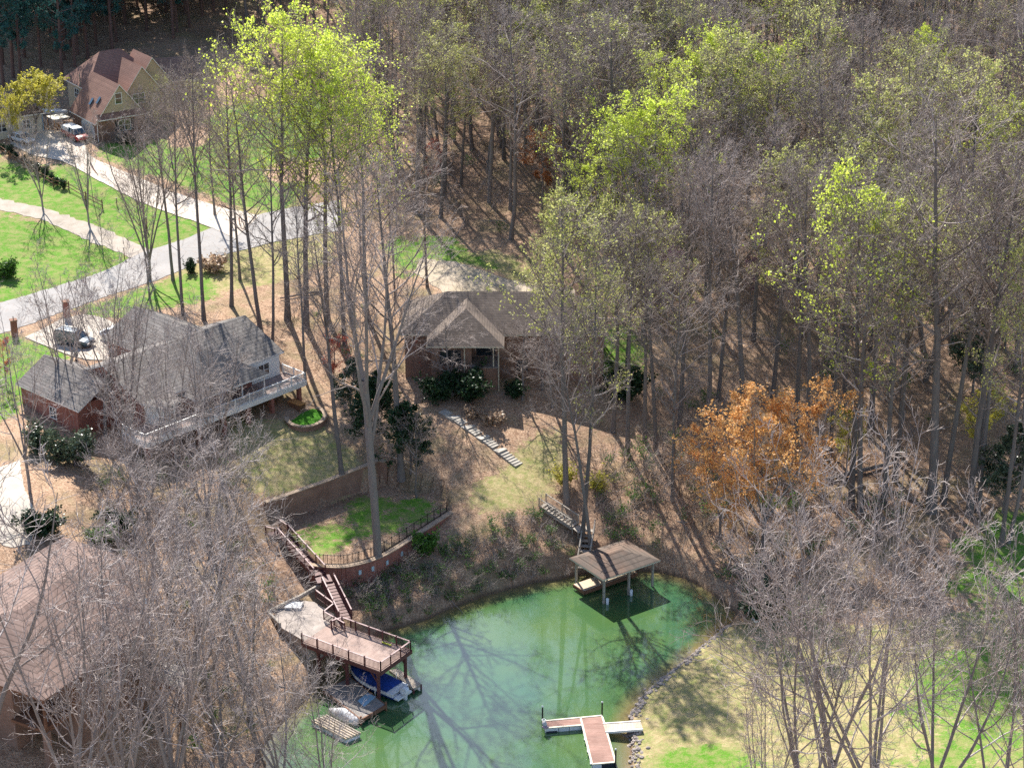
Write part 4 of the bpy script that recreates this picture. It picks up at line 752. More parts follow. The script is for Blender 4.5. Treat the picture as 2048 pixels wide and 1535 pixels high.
for px,py,l_ in ((1085,1441,'dark mooring pile at the left end of the floating dock'),(1204,1432,'dark mooring pile at the back corner of the floating dock'),(1231,1530,'grey mooring pile at the front corner of the floating dock')):
    q=U(px,py,.3); o=empty('mooring_pile',(q[0],q[1]+.1,-1.5),l_,'pile','mooring piles of the floating dock'); top=1.75 if px!=1231 else 1.9
    s=MB(); s.tube([(q[0],q[1]+.1,-1.8),(q[0],q[1]+.1,top)],.075,10); s.build('shaft',M['black_metal'],o); s=MB(); s.tube([(q[0],q[1]+.1,top),(q[0],q[1]+.1,top+.08),(q[0],q[1]+.1,top+.14)],[.095,.09,.02],10); s.build('cap',M['float_white'],o)
g0=U(1206,1447,.5);g1=U(1281,1442,.95);g2=U(1286,1458,.95);g3=U(1211,1464,.5); gw=empty('gangway',(g0[0],g0[1],.2),'pale wooden gangway from the floating dock to the grassy shore','gangway')
s=MB(); s.hexa([(p[0],p[1],z-.1) for p,z in ((g3,.5),(g2,.95),(g1,.95),(g0,.5))],[(p[0],p[1],z+.05) for p,z in ((g3,.5),(g2,.95),(g1,.95),(g0,.5))]); s.build('boards',M['ramp_boards'],gw); s=MB()
for p,q in ((g3,g2),(g0,g1)): s.beam((p[0],p[1],.5),(q[0],q[1],.95),.09,.22)
s.build('edge_rail',M['white_paint'],gw)
q=U(1088,1452,.55); bd=empty('dock_bundle',(q[0],q[1],.5),'grey and mauve rolled bundle heaped at the left end of the dock','bundle')
import bmesh
def blob(name,c,r,mat,parent,seed=0,amp=.15,sub=3,noise_s=1.5):
    bm=bmesh.new(); bmesh.ops.create_icosphere(bm,subdivisions=sub,radius=1.0); off=Vector(c)-parent_world(parent) if parent is not None else Vector(c)
    for v in bm.verts:
        n=mnoise.noise(v.co*noise_s+Vector((seed*3.1,seed,0))); v.co=Vector((v.co.x*r[0],v.co.y*r[1],v.co.z*r[2]))*(1+amp*n)+off
    me=bpy.data.meshes.new(name); bm.to_mesh(me); bm.free(); me.materials.append(M[mat]); me.polygons.foreach_set('use_smooth',[True]*len(me.polygons))
    o=bpy.data.objects.new(name,me); COL.objects.link(o); o.parent=parent; return o
blob('rolled_cover',(q[0]+.05,q[1],.78),(.22,.22,.32),'tarp_grey',bd,1); blob('folded_cloth',(q[0]+.12,q[1]-.2,.62),(.3,.22,.16),'bundle_mauve',bd,2,.3); s=MB()
ring=[(q[0]-.02+.16*math.cos(t),q[1]+.1+.16*math.sin(t),1.2) for t in np.linspace(0,2*math.pi,17)]; s.tube(ring,.04,6,cap=False); s.build('rope_ring',M['float_white'],bd)
# riprap stones along the right shore (uncountable)
def rock_mesh(name,pts,mat,rmin,rmax):
    bm=bmesh.new(); rr=random.Random(5)
    for p in pts:
        r=rr.uniform(rmin,rmax); q=bmesh.ops.create_icosphere(bm,subdivisions=1,radius=r)['verts']; sx,sy,sz=rr.uniform(.7,1.4),rr.uniform(.7,1.3),rr.uniform(.5,.9)
        for v in q: v.co=Vector((v.co.x*sx*rr.uniform(.8,1.2)+p[0],v.co.y*sy*rr.uniform(.8,1.2)+p[1],v.co.z*sz+p[2]))
    me=bpy.data.meshes.new(name); bm.to_mesh(me); bm.free(); me.materials.append(M[mat]); o=bpy.data.objects.new(name,me); COL.objects.link(o); return o
sh=[LAKE[i] for i in range(22,34)]; sh=catmull(sh,14); pts=[]
for k in range(620):
    i=random.randrange(len(sh)-1); p=sh[i]+(sh[i+1]-sh[i])*random.random()+np.array([random.gauss(.25,.35),random.gauss(-.1,.35)]); 
    if p[1]<120: continue
    pts.append((p[0],p[1],max(-.15,float(H(p[0],p[1])))+random.uniform(-.05,.1)))
tag(rock_mesh('riprap',pts,'stone',.09,.24),'loose grey riprap stones lining the right shore of the lake','rubble',kind='stuff')
# ------------------------------------------------------------------ cars, posts, fence, flag and other small things
def car(name,loc,rz,paint,label,kind='sedan',group=None):
    o=empty(name,loc,label,'car',group,rz=0); f=Fr((loc[0],loc[1]),(math.cos(rz),math.sin(rz))); z=loc[2]
    if kind=='suv': L,W,hb,hr=2.45,.98,1.05,1.82; cab=(-2.3,-2.1,.55,1.25)
    elif kind=='pickup': L,W,hb,hr=2.7,.98,1.05,1.85; cab=(-.6,-.35,1.1,1.6)
    else: L,W,hb,hr=2.25,.9,.85,1.42; cab=(-1.75,-1.1,.45,1.15)
    s=MB(); secs=[]
    for a,w,h0,h1 in ((-L,.8,.45,hb*.85),(-L+.12,.95,.3,hb),(-L*.5,1,.28,hb),(L*.3,1,.28,hb),(L*.8,.97,.28,hb*.88),(L-.1,.9,.32,hb*.78),(L,.78,.42,hb*.6)):
        w*=W; secs.append([f(a,-w*.92,z+h0),f(a,-w,z+(h0+h1)/2),f(a,-w*.93,z+h1),f(a,0,z+h1+.04),f(a,w*.93,z+h1),f(a,w,z+(h0+h1)/2),f(a,w*.92,z+h0)])
    loft(s,secs); body=s.build('body',M[paint],o,smooth=False,bevel=.04)
    c0,c1,c2,c3=cab; s=MB(); s.hexa([f(c0,-W*.92,z+hb-.02),f(c0,W*.92,z+hb-.02),f(c3,W*.92,z+hb-.02),f(c3,-W*.92,z+hb-.02)],[f(c1,-W*.74,z+hr-.06),f(c1,W*.74,z+hr-.06),f(c2,W*.74,z+hr-.06),f(c2,-W*.74,z+hr-.06)]); s.build('windows',M['glass_car'],o)
    s=MB(); s.hexa([f(c1-.06,-W*.77,z+hr-.07),f(c1-.06,W*.77,z+hr-.07),f(c2+.06,W*.77,z+hr-.07),f(c2+.06,-W*.77,z+hr-.07)],[f(c1+.05,-W*.68,z+hr),f(c1+.05,W*.68,z+hr),f(c2-.05,W*.68,z+hr),f(c2-.05,-W*.68,z+hr)])
    for aa,bb in ((c0,c1),(c3,c2),((c0+c3)/2,(c1+c2)/2)):
        for k in (-1,1): s.beam(f(aa,k*W*.925,z+hb),f(bb,k*W*.75,z+hr-.05),.07,.07)
    s.build('car_roof',M[paint if kind!='pickup' else 'car_white'],o)
    if kind=='suv':
        for k in (-1,1): s=MB(); s.beam(f(c1+.2,k*W*.6,z+hr+.06),f(c2-.2,k*W*.6,z+hr+.06),.05,.05); s.build('roof_rail',M['grey_metal'],o)
    if kind=='pickup':
        s=MB(); fbox(s,f,-L+.05,-.65,-W*.9,W*.9,z+hb,z+hr-.15); s.build('bed_cap',M['car_white'],o)
    for a in (-L*.6,L*.6):
        for k in (-1,1):
            s=MB(); s.tube([f(a,k*(W-.2),z+.34),f(a,k*(W+.02),z+.34)],.34,14); w=s.build('wheel',M['rubber'],o); s=MB(); s.tube([f(a,k*(W+.015),z+.34),f(a,k*(W+.04),z+.34)],.2,10); s.build('rim',M['grey_metal'],w)
    for k in (-1,1):
        s=MB(); fbox(s,f,L-.12,L-.01,k*W*.62-.2,k*W*.62+.2,z+hb*.58,z+hb*.72); s.build('headlight',M['car_white'],o); s=MB(); fbox(s,f,-L-.005,-L+.08,k*W*.66-.12,k*W*.66+.12,z+hb*.6,z+hb*.8); s.build('tail_light',M['lamp_red'],o)
    return o
def ground(px,py,lift=0): p=at(px,py); p[2]+=lift; return p
g=ground(150,690,.1); car('parked_suv',g,R(-24),'car_slate','dark slate SUV with a pale roof on the drive behind the brick pillars','suv')
g=ground(236,680,.08); car('parked_car',g,R(-30),'car_white','white car mostly hidden behind the garage roof of the brick house','sedan')
g=ground(44,285,.1); car('parked_car',g,R(-38),'car_silver','silver blue car parked on the pale drive below the neighbour house','sedan')
g=ground(151,278,.1); car('parked_pickup',g,R(-52),'car_red','red pickup with a white bed cover parked by the arched garage door','pickup')
# brick gate pillars
for px,py,l_ in ((30,672,'brick gate pillar on the grass, nearer to the frame edge'),(134,634,'brick gate pillar beside the dark SUV')):
    g=ground(px,py); o=empty('gate_pillar',g,l_,'pillar','brick pillars at the drive entrance'); s=MB(); s.box((g[0],g[1],g[2]+.95),(.72,.72,2.1),0,.4); s.build('shaft',M['brick_red'],o); s=MB(); s.box((g[0],g[1],g[2]+2.06),(.86,.86,.14),0,.4); s.build('cap',M['brick_brown'],o)
    if px==30: s=MB(); s.tube([(g[0],g[1],g[2]+2.1),(g[0],g[1],g[2]+2.55)],.05,6); s.build('lamp_stub',M['black_metal'],o)
# white boat on trailer and canopy near the far house
g=ground(112,240,0); q=U(107,218,18.2); bf2=Fr((q[0],q[1]),(.97,-.2)); o=empty('trailered_boat',(q[0],q[1],17.0),'white trailered boat standing between the two far houses','boat')
s=MB(); stt=[(-2.0,.95,1.0),(-.5,1.05,1.0),(.8,.9,1.05),(1.7,.5,1.1),(2.3,.05,1.15)]; loft(s,[[bf2(a,-w,17.0+h),bf2(a,-w*.8,17.5),bf2(a,0,17.3),bf2(a,w*.8,17.5),bf2(a,w,17.0+h)] for a,w,h in stt]); s.build('hull',M['gelcoat'],o,smooth=True)
s=MB(); fbox(s,bf2,-2.2,1.6,-.5,.5,17.0,17.3); s.build('trailer',M['grey_metal'],o)
for k in (-1,1): s=MB(); s.tube([bf2(-.8,k*.9,17.3),bf2(-.8,k*1.05,17.3)],.3,12); s.build('wheel',M['rubber'],o)
q=U(116,233,19.4); cf=Fr((q[0],q[1]),(.8,.6)); o=empty('canopy',(q[0],q[1],17.0),'pale canvas canopy on slim posts beside the far drive','canopy'); s=MB(); s.slab([cf(-1.3,-1.3,19.4),cf(-1.3,1.3,19.4),cf(1.3,1.3,19.4),cf(1.3,-1.3,19.4)],.08); s.build('top',M['cream_paint'],o)
for a_,b_ in ((-1.2,-1.2),(-1.2,1.2),(1.2,1.2),(1.2,-1.2)): s=MB(); c=cf(a_,b_,0); s.tube([(c[0],c[1],16.6),(c[0],c[1],19.35)],.06,6); s.build('post',M['orange_wood'],o)
q=U(122,256,17.3); s=MB(); o=empty('timber_bench',(q[0],q[1],17.0),'orange timber bench beneath the pale canopy','bench'); s.box((q[0],q[1],17.45),(1.4,.5,.08),0,.4); s.build('seat',M['orange_wood'],o); s=MB(); s.box((q[0]-.1,q[1]+.25,17.75),(1.4,.07,.6),0,.4); s.build('backrest',M['orange_wood'],o)
for k in (-.55,.55): s=MB(); s.box((q[0]+k*.92,q[1]+k*.39,17.2),(.08,.45,.42),0,.4); s.build('leg',M['orange_wood'],o)
# flag
g=ground(186,398); o=empty('flag_pole',g,'leaning grey pole carrying a striped flag beside the pale drive','flag'); top=U(181,306,g[2]+8.0)
tp=Vector((g[0]-.3,g[1]+.1,g[2]+7.2)); s=MB(); s.tube([tuple(g),tuple(tp)],[.06,.04],8); s.build('pole',M['grey_metal'],o)
a0=Vector((g[0]-.2,g[1],g[2]+5.6)); nst=13; mats=[M['flag_red'],M['flag_white'],M['flag_blue']]; s=MB(); wv=8
def fp_(u,v): # u along length 0..1 hanging, v across
    return a0+Vector((.15+.95*u+.25*v*.3,.12*math.sin(u*7+v*2),-1.9*u-.75*v+.9*u*v*.3))
for i in range(nst):
    v0,v1=i/nst,(i+1)/nst
    for j in range(wv):
        u0,u1=j/wv,(j+1)/wv; mi=2 if (u1<=.45 and i<7) else (i%2); s.add([fp_(u0,v0),fp_(u1,v0),fp_(u1,v1),fp_(u0,v1)],[(0,1,2,3)],mi)
fo=s.build('flag_cloth',mats,o); sm=fo.modifiers.new('thick','SOLIDIFY'); sm.thickness=.015
# dark rail fence with young conifers along the far drive
fpts=[ground(*p) for p in ((-8,298),(20,318),(48,337),(77,356),(107,373),(138,380),(172,400),(205,417))]
o=empty('rail_fence',fpts[2],'dark post and rail fence running below the pale drive','fence'); s=MB()
for p,q in zip(fpts[:-1],fpts[1:]):
    p=Vector(p);q=Vector(q)
    for h in (.45,.95): s.beam(p+Vector((0,0,h)),q+Vector((0,0,h)),.05,.12)
s.build('rails',M['wood_brown'],o)
for p in fpts: s=MB(); s.box((p[0],p[1],p[2]+.6),(.15,.15,1.4)); s.build('post',M['wood_brown'],o)
s=MB(); mb=[ground(*p) for p in ((0,296),(60,338),(120,372),(170,392))]
# mailbox and marker posts by the road junction
g=ground(465,455); o=empty('mailbox',g,'dark mailbox on a post at the road junction','mailbox'); s=MB(); s.box((g[0],g[1],g[2]+.5),(.12,.12,1.1)); s.build('post',M['dark_trim'],o); s=MB(); s.tube([(g[0]-.32,g[1],g[2]+1.2),(g[0]+.34,g[1]-.05,g[2]+1.2)],.17,10); s.build('box',M['dark_trim'],o)
g=ground(479,449); o=empty('marker_post',g,'slim orange and brown marker post beside the mailbox','post'); s=MB(); s.box((g[0],g[1],g[2]+.5),(.12,.12,1.1)); s.build('shaft',M['orange_wood'],o); s=MB(); s.box((g[0],g[1],g[2]+.75),(.16,.16,.25)); s.build('band',M['lamp_red'],o)
for px,py,h,l_ in ((294,460,1.9,'stout dark wooden post on the grass by the road'),(249,516,1.5,'slim dark post at the end of the gravel track'),(334,455,1.4,'thin dark post right of the stout one on the grass'),(234,412,1.2,'short dark post on the grass below the drive')):
    g=ground(px,py); s=MB(); s.box((g[0],g[1],g[2]+h/2-.1),(.16 if h>1.8 else .1,.16 if h>1.8 else .1,h)); o=empty('wooden_post',g,l_,'post'); s.build('shaft',M['wood_brown'],o); s=MB(); s.box((g[0],g[1],g[2]+h-.07),(.2,.2,.06)); s.build('cap',M['dark_trim'],o)
# urn by the brick house court
g=ground(153,722,.1); o=empty('garden_urn',g,'black garden urn on the mulch bed by the brick house','urn'); s=MB(); s.tube([(g[0],g[1],g[2]+z) for z in (0,.08,.2,.5,.75,.8)],[.2,.2,.07,.2,.3,.3],12); s.build('bowl',M['black_metal'],o,smooth=True); blob('plant',(g[0],g[1],g[2]+.9),(.22,.22,.2),'leaf_dark',o,3,.4)
# yellow-green toy on the deck
q=DK(2.6,4.2,Zd+.1); s=MB(); s.beam(DK(2.0,4.25,Zd+.08),DK(3.1,4.25,Zd+.08),.18,.1); tag(s.build('foam_noodle',M['yellow_paint'],bevel=.04),'bright yellow green foam noodle lying by the deck railing','noodle')
# heron on the shore
g=ground(1507,1254); o=empty('heron',g,'grey heron standing on the shore below the dark shrub','bird')
bm=bmesh.new(); pts=[(0.0,0,.62,.03),(.10,0,.66,.11),(-.10,0,.82,.13),(-.27,0,.98,.085),(-.36,0,1.12,.05),(-.33,0,1.26,.04),(-.42,0,1.36,.05)]
vs=[bm.verts.new((p[0]+.1,p[1],p[2])) for p in [(.42,0,.52,.02),(.25,0,.62,.09),(.05,0,.74,.14),(-.15,0,.9,.11),(-.27,0,1.03,.055),(-.25,0,1.17,.04),(-.33,0,1.28,.045)]]
for a,b in zip(vs[:-1],vs[1:]): bm.edges.new((a,b))
me=bpy.data.meshes.new('heron_body'); bm.to_mesh(me); bm.free(); me.materials.append(M['heron_grey']); bo_=bpy.data.objects.new('body',me); COL.objects.link(bo_); bo_.parent=o
sk=bo_.modifiers.new('skin','SKIN')
for sv,r in zip(me.skin_vertices[0].data,(.02,.09,.14,.11,.055,.04,.05)): sv.radius=(r*.8,r)
me.skin_vertices[0].data[2].use_root=True
bo_.modifiers.new('sub','SUBSURF').levels=1; bo_.modifiers['sub'].render_levels=2
s=MB(); G=Vector(g); s.tube([G+Vector((-.27,0,1.29)),G+Vector((-.5,0,1.25))],[.022,.004],6); s.build('beak',M['beak_yellow'],o)
for k in (-.05,.05): s=MB(); s.tube([G+Vector((.12,k,.68)),G+Vector((.05,k,.34)),G+Vector((.1,k,-.02)),G+Vector((-.02,k,0.0))],[.022,.014,.012,.008],6); s.build('leg',M['beak_yellow'],o)
blob('wing',(g[0]+.2,g[1]-.1,g[2]+.72),(.26,.05,.13),'heron_white',o,4,.1)
# fallen logs
def log(px0,py0,px1,py1,r,l_,z=.15):
    a=ground(px0,py0,r*.8);b=ground(px1,py1,r*.8+z); o=empty('fallen_log',(a+b)/2,l_,'log','logs on the forest floor'); A=Vector(a);B=Vector(b); s=MB(); s.tube([A,A.lerp(B,.35)+Vector((0,.1,.08)),A.lerp(B,.7),B],[r,r*.85,r*.7,r*.5],9); s.build('log',M['bark_forest'],o,smooth=True)
    s=MB(); c=A.lerp(B,.6); s.tube([c,c+Vector((.3,-.5,.6)),c+Vector((.5,-.9,.9))],[r*.35,r*.22,r*.1],6); s.build('broken_limb',M['bark_forest'],o)
log(1650,966,1795,928,.32,'thick fallen log lying across the woods behind the orange tree'); log(1700,655,1725,668,.2,'short pale fallen log in the right hand woods'); log(1690,820,1650,790,.25,'bluish fallen log in the gully above the yellow bush')
log(640,585,560,600,.15,'thin fallen limb on the leafy ground near the road trees')
log(1840,1010,1760,975,.18,'slim fallen log near the paired tall trunks')
# ------------------------------------------------------------------ trees: numpy branch systems
def nrm(v): return v/np.maximum(np.linalg.norm(v,axis=-1,keepdims=True),1e-9)
def grow(rng,P0,D,L,m,bend,upw,r0,r1):
    """polylines: P0 (B,3), D (B,3), L (B,)"""
    B=len(P0); pts=np.empty((B,m,3)); pts[:,0]=P0; d=nrm(D); st=(L/(m-1))[:,None]
    for i in range(1,m):
        d=nrm(d+rng.normal(0,bend,(B,3))+np.array([0,0,upw])); pts[:,i]=pts[:,i-1]+d*st
    t=np.linspace(0,1,m)[None]; rad=r0[:,None]*(1-t)+r1[:,None]*t if hasattr(r1,'__len__') else r0[:,None]*(1-t)+r1*t
    return pts,rad
def spawn(rng,pts,rad,n,t0,t1,ang,angj,Lf,Lj,m,bend,upw,rf,rmin,Lprof=None,tpow=1.0,rtip=.55):
    B,k,_=pts.shape; t=(np.arange(n)+rng.random((B,n)))/n; t=t0+(t1-t0)*t**tpow
    x=t*(k-1); i=np.clip(x.astype(int),0,k-2); f=(x-i)[...,None]; bi=np.arange(B)[:,None]
    P=pts[bi,i]*(1-f)+pts[bi,i+1]*f; T=nrm(pts[bi,i+1]-pts[bi,i]); rr=rad[bi,i]*(1-f[...,0])+rad[bi,i+1]*f[...,0]
    plen=np.linalg.norm(np.diff(pts,axis=1),axis=-1).sum(1)[:,None]
    ref=np.where(np.abs(T[...,2:3])<.9,np.array([0,0,1.0]),np.array([1.0,0,0])); a=nrm(np.cross(T,ref)); b=np.cross(T,a)
    az=(np.arange(n)[None]*2.399+rng.random((B,1))*6.28+rng.normal(0,.5,(B,n)))[...,None]; an=(ang+rng.normal(0,angj,(B,n)))[...,None]
    D=T*np.cos(an)+(a*np.cos(az)+b*np.sin(az))*np.sin(an)
    L=plen*Lf*(1+rng.uniform(-Lj,Lj,(B,n)))
    if Lprof is not None: L=L*Lprof(t)
    r0=np.maximum(rr*rf,rmin); r1=np.maximum(r0*(1-rtip),rmin*.7)
    return grow(rng,P.reshape(-1,3),D.reshape(-1,3),np.maximum(L.ravel(),.05),m,bend,upw,r0.ravel(),r1.ravel())
def tubes(pts,rad,k):
    B,m,_=pts.shape; T=np.empty_like(pts); T[:,1:-1]=pts[:,2:]-pts[:,:-2]; T[:,0]=pts[:,1]-pts[:,0]; T[:,-1]=pts[:,-1]-pts[:,-2]; T=nrm(T)
    ref=np.where(np.abs(T[:,:1,2:3])<.9,np.array([0,0,1.0]),np.array([1.0,0,0])); a=nrm(np.cross(T,np.broadcast_to(ref,T.shape))); b=np.cross(T,a)
    th=np.arange(k)*2*np.pi/k; ring=a[:,:,None]*np.cos(th)[None,None,:,None]+b[:,:,None]*np.sin(th)[None,None,:,None]
    V=(pts[:,:,None]+ring*rad[:,:,None,None]).reshape(-1,3)
    o=(np.arange(B)*m*k)[:,None,None]+(np.arange(m-1)*k)[None,:,None]; j=np.arange(k)[None,None]; j2=(j+1)%k
    Q=np.stack([o+j,o+j2,o+k+j2,o+k+j],-1).reshape(-1,4); return V,Q
class Geo:
    def __init__(s): s.V=[];s.Q=[];s.m=[];s.n=0
    def add(s,V,Q,mi=0): s.V.append(V);s.Q.append(Q+s.n);s.m.append(np.full(len(Q),mi));s.n+=len(V)
    def mesh(s,name,mats): return np_mesh(name,np.concatenate(s.V),np.concatenate(s.Q),mats,np.concatenate(s.m))
def leaves(rng,C,size,sj=.4,aspect=.75,flat=.0,curl=.25):
    n=len(C); N=nrm(rng.normal(0,1,(n,3))+np.array([0,0,flat])); a=nrm(np.cross(N,rng.normal(0,1,(n,3)))); b=np.cross(N,a); s=(size*(1+rng.uniform(-sj,sj,n)))[:,None]
    p0=C-a*s*.5-b*s*.5*aspect; p1=C+a*s*.5-b*s*.35*aspect; p2=C+a*s*.5+b*s*.5*aspect+N*s*curl; p3=C-a*s*.4+b*s*.45*aspect
    V=np.stack([p0,p1,p2,p3],1).reshape(-1,3); Q=np.arange(n*4).reshape(-1,4); return V,Q
def tips(rng,sets,n,jit,zmin=None,wz=None):
    P=np.concatenate([s[0][:,1:].reshape(-1,3) for s in sets])
    if wz is not None: w=wz(P); w=w/w.sum(); i=rng.choice(len(P),n,p=w)
    else: i=rng.integers(0,len(P),n)
    return P[i]+rng.normal(0,jit,(n,3))
def taper(k,p=.8): return lambda t:(1-.55*t)
def tree_proto(seed,kind,H,**K):
    """returns (trunk_mesh, crown_mesh)"""
    rng=np.random.default_rng(seed); g=lambda k,d:K.get(k,d)
    bark=M[g('bark','bark_forest')]; tw=M[g('twig','twig_forest')]
    r=g('r',.012)*H; tg=Geo(); cg=Geo(); sets=[]
    lean=g('lean',.03); m=16
    if kind=='multi':
        fork=g('fork',.16)
        t0,tr=grow(rng,np.zeros((1,3)),np.array([[rng.normal(0,.04),rng.normal(0,.04),1]]),np.array([H*fork*1.3]),6,.02,.02,np.array([r]),r*.82)
        n=g('nlead',5); ld,lr=spawn(rng,t0,tr,n,.62,1.0,g('lang',.36),.12,(1-fork)*.95/(fork*1.3),.14,14,.045,.045,.62,.03,None,1,.86)
        V,Q=tubes(t0,tr,9); tg.add(V,Q); V,Q=tubes(ld,lr,7); tg.add(V,Q)
        l1,r1=spawn(rng,ld,lr,g('n1',11),.18,.98,g('a1',.62),.2,g('L1',.42),.35,9,.09,.045,.55,.018,lambda t:1.15-.75*t,1,.75)
        par=[(ld,lr)]
    else:
        D=np.array([[g('lx',rng.normal(0,lean)),g('ly',rng.normal(0,lean)),1]]); t0,tr=grow(rng,np.zeros((1,3)),D,np.array([H]),m,g('tb',.022),.01,np.array([r]),.02)
        tt=np.linspace(0,1,m); tr=(r*((1-tt)**.75)+.02)[None]; tr[0,0]*=1.35
        V,Q=tubes(t0,tr,10); tg.add(V,Q)
        l1,r1=spawn(rng,t0,tr,g('n1',34),g('c0',.42),.985,g('a1',.85),.2,g('L1',.2),.35,9,g('b1',.08),g('u1',.05),.5,.018,g('prof',lambda t:np.interp(t,[0,.42,.55,.75,1],[.6,.6,1.05,1.0,.25])),g('tp',.9),.75)
        if g('snags',0):
            s1,q1=spawn(rng,t0,tr,g('snags',6),.2,.5,1.2,.2,.05,.5,5,.12,.02,.25,.015); V,Q=tubes(s1,q1,4); cg.add(V,Q)
    V,Q=tubes(l1,r1,5); (tg if g('limbs_in_trunk',False) else cg).add(V,Q,0)
    l2,r2=spawn(rng,l1,r1,g('n2',7),.22,1.0,g('a2',.7),.22,g('L2',.42),.35,6,g('b2',.13),g('u2',.05),.55,g('m2',.011),lambda t:1.1-.6*t); V,Q=tubes(l2,r2,4); cg.add(V,Q)
    l3,r3=spawn(rng,l2,r2,g('n3',6),.2,1.0,.65,.25,g('L3',.45),.35,4,.16,g('u3',.05),.6,g('m3',.0095)); V,Q=tubes(l3,r3,3); cg.add(V,Q)
    sets=[(l3,r3)]
    if g('n4',4):
        l4,r4=spawn(rng,l3,r3,g('n4',4),.15,1.0,.6,.3,g('L4',.5),.4,3,.18,.04,.7,g('m4',.0085)); V,Q=tubes(l4,r4,3); cg.add(V,Q); sets.append((l4,r4))
    mats=[tw]
    if g('leaf',None):
        mats.append(M[g('leaf',None)]); n=g('nleaf',9000); zr=g('lz',None)
        wz=None
        if zr: wz=lambda P:np.clip((P[:,2]/H-zr[0])/(zr[1]-zr[0]),.02,1)
        # clumpy leafing: weight by slow 3-d noise so that crowns show gaps and dense tufts
        f=g('clump',.45); ph=rng.random(3)*9
        def wz2(P):
            c=np.sin(P[:,0]*f*2+ph[0]+np.sin(P[:,2]*f))*np.sin(P[:,1]*f*2+ph[1])*np.sin(P[:,2]*f*2.2+ph[2]); w=np.clip(.45+c,.03,1)
            return w*(wz(P) if wz else 1)
        C=tips(rng,sets,n,g('ljit',.12),None,wz2); V,Q=leaves(rng,C,g('lsize',.2),flat=g('flat',.4)); cg.add(V,Q,1)
    return tg.mesh('trunk',[bark]),cg.mesh('crown',mats)
def pine_proto(seed,H):
    rng=np.random.default_rng(seed); tg=Geo();cg=Geo(); t0,tr=grow(rng,np.zeros((1,3)),np.array([[rng.normal(0,.015),rng.normal(0,.015),1]]),np.array([H]),14,.012,.01,np.array([.26]),.03); tt=np.linspace(0,1,14); tr=(.27*(1-tt)**.7+.02)[None]
    V,Q=tubes(t0,tr,8); tg.add(V,Q)
    l1,r1=spawn(rng,t0,tr,56,.22,.99,1.25,.2,.13,.4,6,.08,.06,.35,.015,lambda t:np.interp(t,[.2,.35,.55,.8,1],[.45,.8,1.1,.9,.25]),.8); V,Q=tubes(l1,r1,4); cg.add(V,Q)
    l2,r2=spawn(rng,l1,r1,7,.3,1,.7,.25,.38,.4,4,.12,.08,.5,.009); V,Q=tubes(l2,r2,3); cg.add(V,Q)
    C=tips(rng,[(l2,r2),(l1[:,3:],r1)],6000,.18); V,Q=leaves(rng,C,.36,aspect=.34,flat=.3); cg.add(V,Q,1)
    return tg.mesh('trunk',[M['bark_pine']]),cg.mesh('crown',[M['twig_dark'],M['needle']])
def bush_proto(seed,h,w,leaf,n,size,twig='twig_dark',stems=14,core=None):
    """multi stemmed shrub, foliage through the volume"""
    rng=np.random.default_rng(seed); tg=Geo(); az=rng.random(stems)*6.28; P0=np.stack([np.cos(az)*.1,np.sin(az)*.1,np.zeros(stems)],-1); D=np.stack([np.cos(az)*w/h*rng.uniform(.2,.9,stems),np.sin(az)*w/h*rng.uniform(.2,.9,stems),np.ones(stems)],-1)
    l0,r0=grow(rng,P0,D,h*rng.uniform(.6,.95,stems),7,.1,.03,np.full(stems,.03*h**.5),.008); V,Q=tubes(l0,r0,4); tg.add(V,Q)
    l1,r1=spawn(rng,l0,r0,9,.2,1,.7,.25,.36,.4,5,.14,.04,.5,.009); V,Q=tubes(l1,r1,3); tg.add(V,Q); l2,r2=spawn(rng,l1,r1,6,.2,1,.65,.3,.45,.4,3,.16,.03,.6,.008); V,Q=tubes(l2,r2,3); tg.add(V,Q)
    st=tg.mesh('stems',[M[twig]])
    if not leaf: return st,None
    cg=Geo(); C=tips(rng,[(l1,r1),(l2,r2)],n,.1); V,Q=leaves(rng,C,size,flat=.3); cg.add(V,Q); return st,cg.mesh('foliage',[M[leaf]])
def mk_proto(name,meshes,cat):
    """an unlinked description: (name, [(child name, mesh)], cat)"""
    return (name,meshes,cat)
def put(proto,loc,rz,sxy,sz,label,group=None,tilt=(0,0)):
    name,ch,cat=proto; o=empty(name,loc,label,cat,group); o.rotation_euler=(tilt[0],tilt[1],rz); o.scale=(sxy,sxy,sz)
    for cn,me in ch:
        if me is None: continue
        c=bpy.data.objects.new(cn,me); COL.objects.link(c); c.parent=o
    return o
def TP(nm,cat,seed,kind,H,**K): t,c=tree_proto(seed,kind,H,**K); return (nm,[('trunk',t),('crown',c)],cat,H)
HB=28.0
BARE=[TP('bare_tree','tree',s,'tall',HB,c0=c0,n1=30,L1=L*1.22,a1=a+.12,r=.0095,snags=5,n2=7,n3=5,n4=3,m3=.014,m4=.013,b2=.16) for s,c0,L,a in ((1,.40,.21,.8),(2,.48,.19,.75),(3,.36,.22,.9),(4,.52,.17,.7),(5,.44,.24,.85))]
BARE+=[TP('bare_tree','tree',s,'multi',HB,fork=fk,nlead=nl,n1=8,r=.0105,L1=.34,a1=.7,n2=7,n3=5,n4=3,lang=la,m2=.014,m3=.0135,m4=.0125,b2=.18) for s,fk,nl,la in ((6,.34,3,.26),(7,.45,4,.34))]+[TP('bare_tree','tree',8,'tall',HB,c0=.38,n1=26,L1=.3,a1=1.05,r=.0105,tb=.055,snags=9,n2=7,n3=5,n4=3,m3=.014,m4=.013,b1=.14,b2=.2)]
